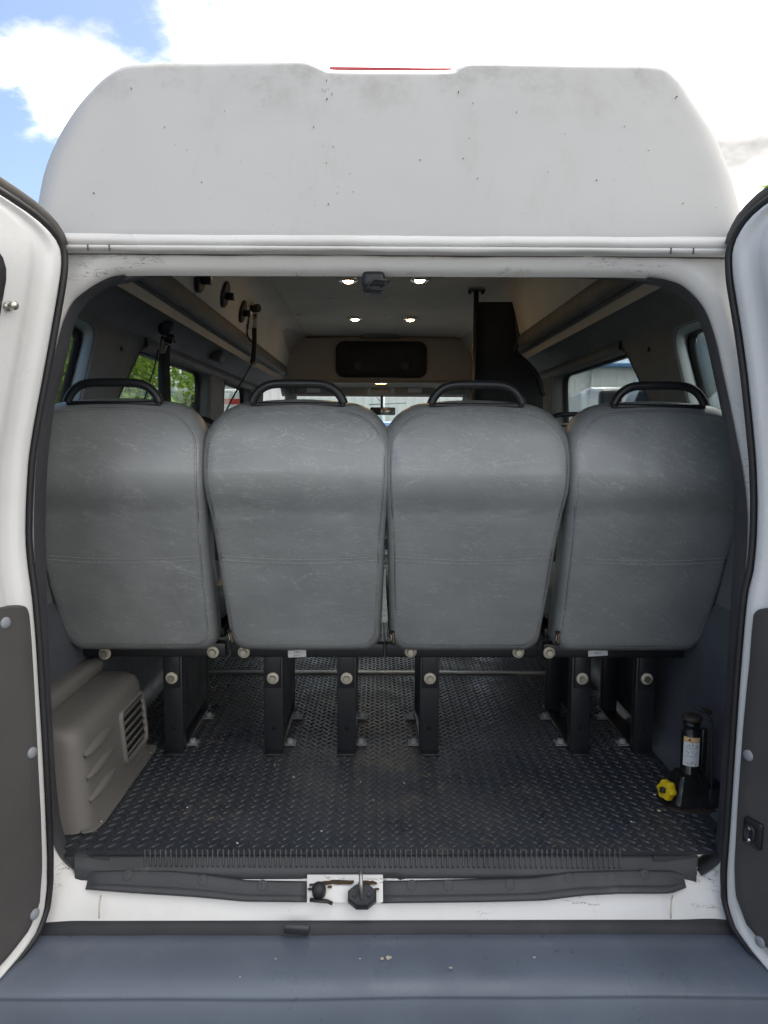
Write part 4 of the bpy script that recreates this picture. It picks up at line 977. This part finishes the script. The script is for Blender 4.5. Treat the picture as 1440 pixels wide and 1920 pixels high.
MB().lathe(jp(0, 0, 0), (0, 0, 1), [(.216, .019), (.219, .024), (.225, .026), (.231, .022), (.233, .012)], 24).build('screw_cap', M['jack_rust'], jk)
MB().box(jp(.033, .006, .224), (.030, .02, .012), rot=Matrix.Rotation(R(12), 3, 'Y'), bevel=.004).build('holder_tab', M['jack_rust'], jk)
MB().box(jp(.024, -.010, .135), (.016, .016, .115), bevel=.005).build('oil_channel', M['jack'], jk)
MB().tube(spline([jp(.036, -.034, .02), jp(.036, -.034, .07), jp(.034, -.030, .15), jp(.034, -.026, .20), jp(.026, -.02, .224), jp(.012, -.012, .236), jp(0, -.002, .236)], 5), .0026, 8).build('retaining_rod', M['steel_dark'], jk)
MB().box(jp(.040, -.040, .030), (.026, .008, .05), bevel=.003).build('rod_bracket', M['steel_dark'], jk)
MB().box(jp(.078, -.01, .034), (.04, .05, .05), bevel=.006).build('pump_socket', M['steel_dark'], jk)
# curved paper label
def labr(z): return [jp(.0236 * math.sin(R(a)), -.0236 * math.cos(R(a)), z) for a in range(-62, 29, 9)]
MB().grid([labr(.100), labr(.130), labr(.158)]).build('paper_label', M['label'], jk)
MB().grid([labr(.1585), labr(.170)]).build('label_heading', M['orange'], jk)
ln = MB()
def labp(a, z): return jp(.0239 * math.sin(R(a)), -.0239 * math.cos(R(a)), z)
random.seed(4)
for z in (.144, .124): ln.tube([labp(a, z) for a in range(-55, 25, 8)], .0003, 4)
for k in range(16):
    a = random.uniform(-50, 15); z = random.choice((.150, .136, .131, .110, .106)); ln.tube([labp(a + i * 4, z + random.uniform(-.003, .003)) for i in range(3)], .00045, 4)
ln.tube([labp(-14, .157), labp(-13, .149)], .0009, 5); ln.box(labp(-28, .164), (.005, .0008, .005))
ln.build('label_print', M['ink'], jk)
kc = PZ(1249, 1490, FZ + .034); kc = P(1250, 1481, jc.y - .022); axk = Vector((-.90, -.40, .15)).normalized()
uk = axk.cross(Vector((0, 0, 1))).normalized(); wk = axk.cross(uk)
prof = [(.0235 + .0024 * math.cos(6 * 2 * math.pi * i / 48)) for i in range(48)]
kb = MB().loft([[kc + axk * h + (uk * math.cos(2 * math.pi * i / 48) + wk * math.sin(2 * math.pi * i / 48)) * prof[i] * q for i in range(48)] for q, h in ((.9, -.010), (1, -.007), (1, .006), (.9, .010), (.55, .011), (.5, .009))], cap=True).build('yellow_knob', M['yellow'], jk, sharp=40)
MB().box(kc + axk * .010, (.012, .014, .020), rot=axk.to_track_quat('Z', 'Y').to_matrix(), bevel=.003).build('knob_nut', M['jack_rust'], kb)
MB().tube([kc - axk * .008, kc - axk * .05], .008, 10).build('knob_shaft', M['jack'], kb)
for x, y in ((1236, 1519), (1228, 1489)):
    MB().lathe(PZ(x, y, FZ + .003), (0, 0, 1), [(0, .008), (.002, .007), (.003, .003)], 12).build('floor_screw', M['zinc'], jk)

# ---- shoulder belts on the left wall
qb = PX(311, 612, -.80)
sb = thing('shoulder_belt', tuple(qb), 'black shoulder belt hanging in front of the left side window', 'seat belt')
MB().box(qb, (.045, .075, .062), bevel=.018, seg=3, rot=Matrix.Rotation(R(15), 3, 'X')).build('belt_guide', M['black_plastic'], sb)
MB().lathe(qb + Vector((-.03, -.03, .03)), (1, -.5, 0), [(0, .016), (.012, .016), (.016, .010)], 14).build('anchor_bolt', M['steel_dark'], sb)
rows = []
for x, y, w in ((312, 630, 10), (309, 655, 9.5), (307, 690, 11), (308, 725, 11.5), (310, 800, 12)):
    Yq = qb.y - .01; rows.append([P(x - w, y, Yq - .004), P(x - w * .3, y, Yq - .012), P(x + w * .4, y, Yq - .012), P(x + w, y, Yq)])
rows2 = [[p + Vector((0, .0025, 0)) for p in r_] for r_ in rows]
MB().grid(rows).grid(rows2).build('belt_webbing', M['webbing'], sb)
Yq = qb.y - .05
MB().box(P(318, 637, Yq), (.040, .014, .034), rot=Matrix.Rotation(R(-18), 3, 'Y'), bevel=.003).build('belt_buckle', M['steel_dark'], sb)
MB().tube([P(x, y, Yq - .012) for x, y in ((309, 630), (326, 636), (322, 647), (306, 641))], .0018, 6, closed=True).build('buckle_rim', M['chrome'], sb)
MB().plate([round_poly([(0, 0), (.018, 0), (.022, .05), (-.002, .05)], .006)], lambda a, b: P(299, 663, Yq - .005) + Vector((a + b * .25, 0, b)), Vector((0, .003, 0))).build('belt_tongue', M['zinc'], sb)
MB().tube([P(297, 655, Yq), P(289, 690, Yq), P(276, 730, Yq), P(268, 760, Yq)], .0026, 6).build('belt_cord', M['webbing'], sb)
qb = PX(474, 585, -.655)
sb = thing('shoulder_belt', tuple(qb), 'black belt on a bright steel bracket hanging from the cream upper wall', 'seat belt')
a, b = PX(477, 563, -.652), PX(467, 611, -.668)
MB().box((a + b) / 2, (.006, .07, (a - b).length), rot=Matrix.Rotation(R(8), 3, 'Y'), bevel=.002).build('wall_plate', M['alu'], sb)
qh = PX(480, 578, -.63); MB().lathe(qh, (1, -.6, 0), [(-.02, .02), (.012, .022), (.02, .018), (.022, .004)], 12).build('height_knob', M['black_plastic'], sb)
Yq = qb.y - .03
MB().tube([P(478, 588, Yq), P(479, 605, Yq), P(477, 615, Yq)], .008, 8, flat=(1.4, .5)).build('swivel_link', M['zinc'], sb)
MB().tube([P(x, y, Yq) for x, y in ((477, 615), (477, 645), (475, 672), (472, 682))], .012, 8, flat=(1.0, .35)).build('belt_webbing', M['webbing'], sb)
MB().tube([P(x, y, Yq) for x, y in ((473, 680), (462, 700), (448, 725), (434, 750), (422, 775))], .010, 8, flat=(1.0, .4)).build('belt_webbing', M['webbing'], sb)
MB().box(P(478, 684, Yq), (.028, .02, .026), bevel=.005).build('belt_stop', M['zinc'], sb)
MB().tube(spline([P(x, y, Yq + .02) for x, y in ((466, 610), (463, 622), (467, 636), (474, 641))], 4), .004, 6).build('trailing_strap', M['webbing'], sb)

# ---- black partition by the entrance
PY = 2.23
pp = thing('partition', tuple(PZ(893, 900, FZ)) if False else (P(893, 800, PY).x, PY, FZ), 'tall black board partition on a post at right of the aisle', 'partition')
pr = [(897, 566), (968, 566), (969, 600), (972, 640), (967, 652), (968, 662), (984, 676), (1000, 693), (1010, 712), (1018, 740), (1020, 900), (889, 900)]
pv = [P(x, y, PY) for x, y in pr]; pol = [(q.x, max(q.z, FZ + .02)) for q in pv]
MB().plate([pol], lambda a, b: Vector((a, PY, b)), Vector((0, .012, 0))).build('board', M['black_panel'], pp)
edge_pts = [P(x, y, PY - .004) for x, y in ((968, 566), (969, 600), (972, 640), (967, 652), (969, 663), (985, 677), (1001, 694), (1011, 713), (1019, 742))]
MB().tube(spline(edge_pts, 4), .011, 8).build('edge_rubber', M['seal'], pp)
a, b = P(893, 556, PY - .02), P(889, 900, PY - .02); MB().tube([Vector((a.x, PY - .02, 2.33)), Vector((a.x - .004, PY - .02, FZ))], .013, 12).build('post', M['steel_dark'], pp)
MB().box(Vector((a.x, PY - .02, 2.326)), (.085, .05, .008), bevel=.002).build('post_flange', M['steel_dark'], pp)
for dx in (-.034, .03): MB().lathe(Vector((a.x + dx, PY - .03, 2.322)), (0, 0, -1), [(0, .008), (.010, .008), (.012, .004)], 8).build('flange_bolt', M['steel_dark'], pp)
gh = [P(x, y, PY + .3) for x, y in ((924, 575), (930, 558), (938, 552.5), (958, 552.5), (965, 558), (967, 575))]
rl = MB().tube(spline(gh, 4), .012, 8).build('grab_rail', M['steel_dark'], pp)

# ================================================================== outside
# ---- trees
def tree_meshes(seed, H, Rr, n):
    random.seed(seed); tr = MB(); tr.tube([Vector((0, 0, -.1)), Vector((.05, .03, H * .3)), Vector((-.06, .08, H * .62)), Vector((.05, 0, H * .9))], [H * .028, H * .021, H * .013, H * .004], 9)
    clumps = []
    for k in range(34):
        a = random.uniform(0, 6.28); f = random.random(); z = H * (.10 + .86 * f); rr = Rr * (math.sin(math.pi * min(1, .22 + .78 * f)) ** .7) * random.uniform(.35, 1.0)
        c = Vector((rr * math.cos(a), rr * math.sin(a), z)); clumps.append((c, random.uniform(.5, 1.0) * Rr * .42))
        if k % 3 == 0: tr.tube([Vector((0, 0, z * .62)), Vector((c.x * .5, c.y * .5, z * .86)), c], [H * .008, H * .005, H * .002], 5)
    vs, fs = [], []
    for i in range(n):
        c, r_ = random.choice(clumps); d = Vector((random.gauss(0, 1), random.gauss(0, 1), random.gauss(0, .8))); d = d.normalized() * r_ * random.random() ** .4
        p = c + d; nn = (d.normalized() * .7 + Vector((random.gauss(0, .6), random.gauss(0, .6), random.gauss(.3, .6)))).normalized()
        u = nn.orthogonal().normalized(); u = Matrix.Rotation(random.uniform(0, 6.28), 3, nn) @ u; w = nn.cross(u); s_ = random.uniform(.06, .12) * (H / 7); b = len(vs)
        vs += [p - u * s_, p + w * s_ * .55 + nn * s_ * .12, p + u * s_, p - w * s_ * .55 + nn * s_ * .12]; fs.append((b, b + 1, b + 2, b + 3))
    cr_ = MB().add(vs, fs, False); a = tr.mesh('trunk'); a.materials.append(M['bark']); b_ = cr_.mesh('crown', fix=False); b_.materials.append(M['leaf']); return a, b_
TV = [tree_meshes(11, 6.5, 2.3, 9000), tree_meshes(23, 7.5, 2.6, 9000), tree_meshes(37, 5.5, 2.2, 8000)]
def tree(x, y, k, sc_, rz, label):
    t_ = thing('leafy_tree', (x, y, 0), label, 'tree', 'trees beside the parking lot'); t_.rotation_euler.z = rz; t_.scale = (sc_,) * 3
    for nm, me in zip(('trunk', 'crown'), TV[k]):
        o = bpy.data.objects.new(nm, me); COL.objects.link(o); o.parent = t_; ORG[o.name] = Vector()
random.seed(5)
tree(-4.4, 7.6, 0, .58, .3, 'green tree showing through the left rear corner window')
tree(-5.0, 10.6, 1, .60, 1.7, 'green tree at the left edge of the long left side window')
tree(-5.2, 13.8, 2, .95, 2.9, 'green tree in the middle of the left side window, behind the belt')
tree(-6.4, 16.8, 0, .95, 4.0, 'green tree in the left side window, nearest the white building')
tree(-6.6, 9.4, 2, .72, 5.1, 'green tree set back behind the others on the left')
tree(-7.6, 13.2, 1, .72, .9, 'green tree furthest to the left beyond the lot')
tree(16.2, 27.5, 1, 1.55, 2.0, 'small tree top peeping out above the right rear door')

# ---- long white metal building with a blue roof, across the lot
BYd = 25.0; bx0, bx1, eav = -6.0, 11.2, 4.15
bd = thing('metal_building', ((bx0 + bx1) / 2, BYd, 0), 'long white metal-sided building with blue roof across the lot', 'building')
MB().box(((bx0 + bx1) / 2, BYd + 6, eav / 2), (bx1 - bx0, 12, eav)).build('wall', M['siding'], bd)
rbm = MB()
for i in range(int((bx1 - bx0) / .30)): rbm.box((bx0 + .15 + i * .30, BYd - .015, eav / 2), (.035, .03, eav - .05))
rbm.build('siding_ribs', M['siding'], bd, kind='stuff')
MB().plate([[(BYd - .35, eav - .02), (BYd + 6, eav + 2.2), (BYd + 12.3, eav - .02), (BYd + 12.3, eav + .08), (BYd + 6, eav + 2.32), (BYd - .35, eav + .08)]], lambda a, b: Vector((bx0 - .3, a, b)), Vector((bx1 - bx0 + .6, 0, 0))).build('roof', M['roof_blue'], bd)
MB().box(((bx0 + bx1) / 2, BYd - .42, eav), (bx1 - bx0 + .6, .12, .14), bevel=.02).build('gutter', M['roof_blue'], bd)
MB().tube([Vector((P(1110, 700, BYd - .1).x, BYd - .12, eav)), Vector((P(1110, 700, BYd - .1).x, BYd - .12, 0))], .06, 8).build('downpipe', M['siding'], bd)
MB().box((.3, BYd - .03, 1.05), (1.0, .05, 2.1)).build('door', M['pole'], bd)
for x in (-3.2, 4.2): 
    w_ = MB().box((x, BYd - .03, 1.7), (1.2, .05, .9)).build('window', M['car_white'], bd); MB().box((x, BYd - .06, 1.7), (1.05, .02, .76)).build('pane', M['car_glass'], w_)

# ---- utility pole seen through the windscreen
up = thing('utility_pole', (P(717, 760, 14).x, 14, 0), 'thin grey pole with wires seen through the windscreen', 'pole')
px_ = P(717, 760, 14).x
MB().tube([Vector((px_, 14, 0)), Vector((px_, 14, 3.4))], .05, 8).build('post', M['siding'], up)
zw = P(717, 757, 14).z
MB().tube([Vector((px_ - .28, 14, zw - .02)), Vector((px_ + .5, 14, zw + .02))], .012, 6).build('wire', M['pole'], up)
MB().tube([Vector((px_ - .12, 14, zw + .14)), Vector((px_, 14, zw))], .012, 6).build('brace_wire', M['pole'], up)

# ---- vehicles
def vehicle(name, loc, rz, prof, width, paint, panes, wheels, label, cat, extras=(), bevel=.07):
    """prof: (length, height) outline; panes: (outline in length/height, side) ; local x = length"""
    t_ = thing(name, loc, label, cat); t_.rotation_euler.z = rz; O = Vector(loc)
    bm = bmesh.new(); lp_ = round_poly(prof, bevel, 3)
    v0 = [bm.verts.new((a, -width / 2, b)) for a, b in lp_]; v1 = [bm.verts.new((a, width / 2, b)) for a, b in lp_]; n = len(lp_)
    bm.faces.new(v0); bm.faces.new(list(reversed(v1)))
    for i in range(n): bm.faces.new((v0[i], v1[i], v1[(i + 1) % n], v0[(i + 1) % n]))
    for v in bm.verts:
        if v.co.z > 1.0: v.co.y *= 1 - .10 * min(1, (v.co.z - 1.0) / .9)
    bmesh.ops.recalc_face_normals(bm, faces=bm.faces)
    bmesh.ops.bevel(bm, geom=[e for e in bm.edges if abs(e.verts[0].co.y - e.verts[1].co.y) < 1e-4 and abs(e.verts[0].co.y) > .1], offset=.05, segments=3, profile=.5, affect='EDGES')
    me = bpy.data.meshes.new('body'); bm.to_mesh(me); bm.free(); me.materials.append(paint); me.polygons.foreach_set('use_smooth', [True] * len(me.polygons)); me.set_sharp_from_angle(angle=R(35))
    o = bpy.data.objects.new('body', me); COL.objects.link(o); o.parent = t_; ORG[o.name] = O
    def loc_build(mb, nm, m):
        q = bpy.data.objects.new(nm, mb.mesh(nm)); q.data.materials.append(m); COL.objects.link(q); q.parent = t_; ORG[q.name] = O; return q
    for pl_ in panes:
        for sg in (-1, 1):
            def yy(b): return sg * (width / 2 * (1 - .10 * max(0, min(1, (b - 1.0) / .9))) + .004)
            loc_build(MB().plate([round_poly(pl_, .05, 3)], lambda a, b: Vector((a, yy(b), b)), Vector((0, sg * .004, 0))), 'side_window', M['car_glass'])
    for wx_, r_ in wheels:
        for sg in (-1, 1):
            w_ = loc_build(MB().lathe(Vector((wx_, sg * (width / 2 - .11), r_)), (0, sg, 0), [(-.1, r_ * .6), (-.1, r_ * .95), (-.06, r_), (.08, r_), (.115, r_ * .94), (.12, r_ * .66), (.10, r_ * .6)], 28), 'tyre', M['rubber_tyre'])
            q = loc_build(MB().lathe(Vector((wx_, sg * (width / 2 - .11), r_)), (0, sg, 0), [(0, r_ * .62), (.10, r_ * .62), (.085, r_ * .5), (.10, r_ * .2), (.11, r_ * .05)], 20), 'rim', M['zinc']); q.parent = w_
    for fn in extras: fn(loc_build)
    return t_
# white van parked alongside on the right: nose pointing the same way
vanprof = [(-2.6, .4), (2.9, .4), (3.0, .6), (2.95, 1.25), (2.5, 1.5), (1.15, 2.6), (.8, 2.72), (-2.5, 2.7), (-2.65, 2.4)]
def van_x(lb):
    lb(MB().plate([[(-.76, 0), (.76, 0), (.68, 1), (-.68, 1)]], lambda a, b: Vector((2.50 - 1.25 * b, a, 1.53 + 1.02 * b)), Vector((.006, 0, .006))), 'windscreen', M['car_glass'])
    lb(MB().box((1.9, 1.06, 1.85), (.12, .20, .38), bevel=.04, seg=3), 'door_mirror', M['seal'])
    lb(MB().box((1.9, -1.06, 1.85), (.12, .20, .38), bevel=.04, seg=3), 'door_mirror', M['seal'])
    for sg in (-1, 1): lb(MB().box((2.97, sg * .72, .75), (.08, .28, .16), bevel=.03), 'headlight', M['chrome'])
vehicle('parked_van', (3.15, 3.3, 0), R(90), vanprof, 1.95, M['car_white'], [[(.75, 1.6), (2.1, 1.6), (1.1, 2.45), (.75, 2.45)], [(-.9, 1.55), (.55, 1.55), (.55, 2.4), (-.9, 2.4)]], ((1.95, .36), (-1.6, .36)), 'white van parked alongside, seen through the right side windows', 'van', (van_x,))
# white truck further off with a big dark side window
trprof = [(-2.4, .5), (2.2, .5), (2.3, .8), (2.2, 1.5), (1.9, 2.6), (1.6, 2.75), (-2.4, 2.75)]
def tr_x(lb):
    lb(MB().box((1.9, 0, 2.3), (.3, 1.2, .1), bevel=.03), 'roof_visor', M['seal'])
vehicle('white_truck', (P(1087, 710, 17).x + 1.05, 17.6, 0), R(82), trprof, 2.1, M['car_white'], [[(.7, 1.75), (1.75, 1.75), (1.6, 2.5), (.7, 2.5)], [(-1.6, 1.7), (.1, 1.7), (.1, 2.5), (-1.6, 2.5)]], ((1.5, .45), (-1.5, .45)), 'white truck with dark side window in the right side window', 'truck', (tr_x,))
# blue sport utility straight ahead
suv = [(-2.3, .35), (2.3, .35), (2.35, .7), (2.2, 1.05), (1.0, 1.2), (.3, 1.78), (.0, 1.86), (-1.9, 1.84), (-2.25, 1.2)]
def suv_x(lb):
    lb(MB().plate([[(-.70, 0), (.70, 0), (.6, 1), (-.6, 1)]], lambda a, b: Vector((-2.26 + .30 * b, a, 1.22 + .55 * b)), Vector((-.006, 0, .0))), 'rear_window', M['car_glass'])
    for sg in (-1, 1): lb(MB().box((-2.28, sg * .78, 1.05), (.06, .14, .3), bevel=.02), 'tail_lamp', M['red'])
vehicle('blue_suv', (.30, 11.5, 0), R(90), suv, 1.85, M['car_blue'], [[(-1.7, 1.22), (-.4, 1.22), (-.4, 1.72), (-1.6, 1.72)], [(-.3, 1.22), (.7, 1.22), (.2, 1.70), (-.3, 1.72)]], ((1.5, .36), (-1.4, .36)), 'blue car glimpsed between the two middle seats', 'car', (suv_x,))
# blue and white truck on the left
bt = [(-2.8, .5), (1.2, .5), (1.2, 2.62), (-2.8, 2.62)]
def bt_x(lb):
    lb(MB().box((2.0, 0, 1.6), (1.6, 2.0, 2.05), bevel=.12, seg=3), 'cab', M['car_white'])
    for sg in (-1, 1):
        lb(MB().plate([rrect(1.55, 1.95, 2.1, 2.5, .08)], lambda a, b: Vector((a, sg * 1.004, b)), Vector((0, sg * .004, 0))), 'side_window', M['car_glass'])
        lb(MB().box((2.5, sg * 1.003, 2.35), (.55, .008, .12)), 'red_stripe', M['car_red']); lb(MB().box((2.5, sg * 1.003, 2.08), (.55, .008, .12)), 'red_stripe', M['car_red'])
q = P(366, 758, 15.5)
vehicle('blue_box_truck', (q.x - 1.5, 15.2, 0), R(8), bt, 2.0, M['car_blue'], [], ((2.0, .45), (-1.6, .45)), 'blue and white truck at the lower edge of the left side window', 'truck', (bt_x,))
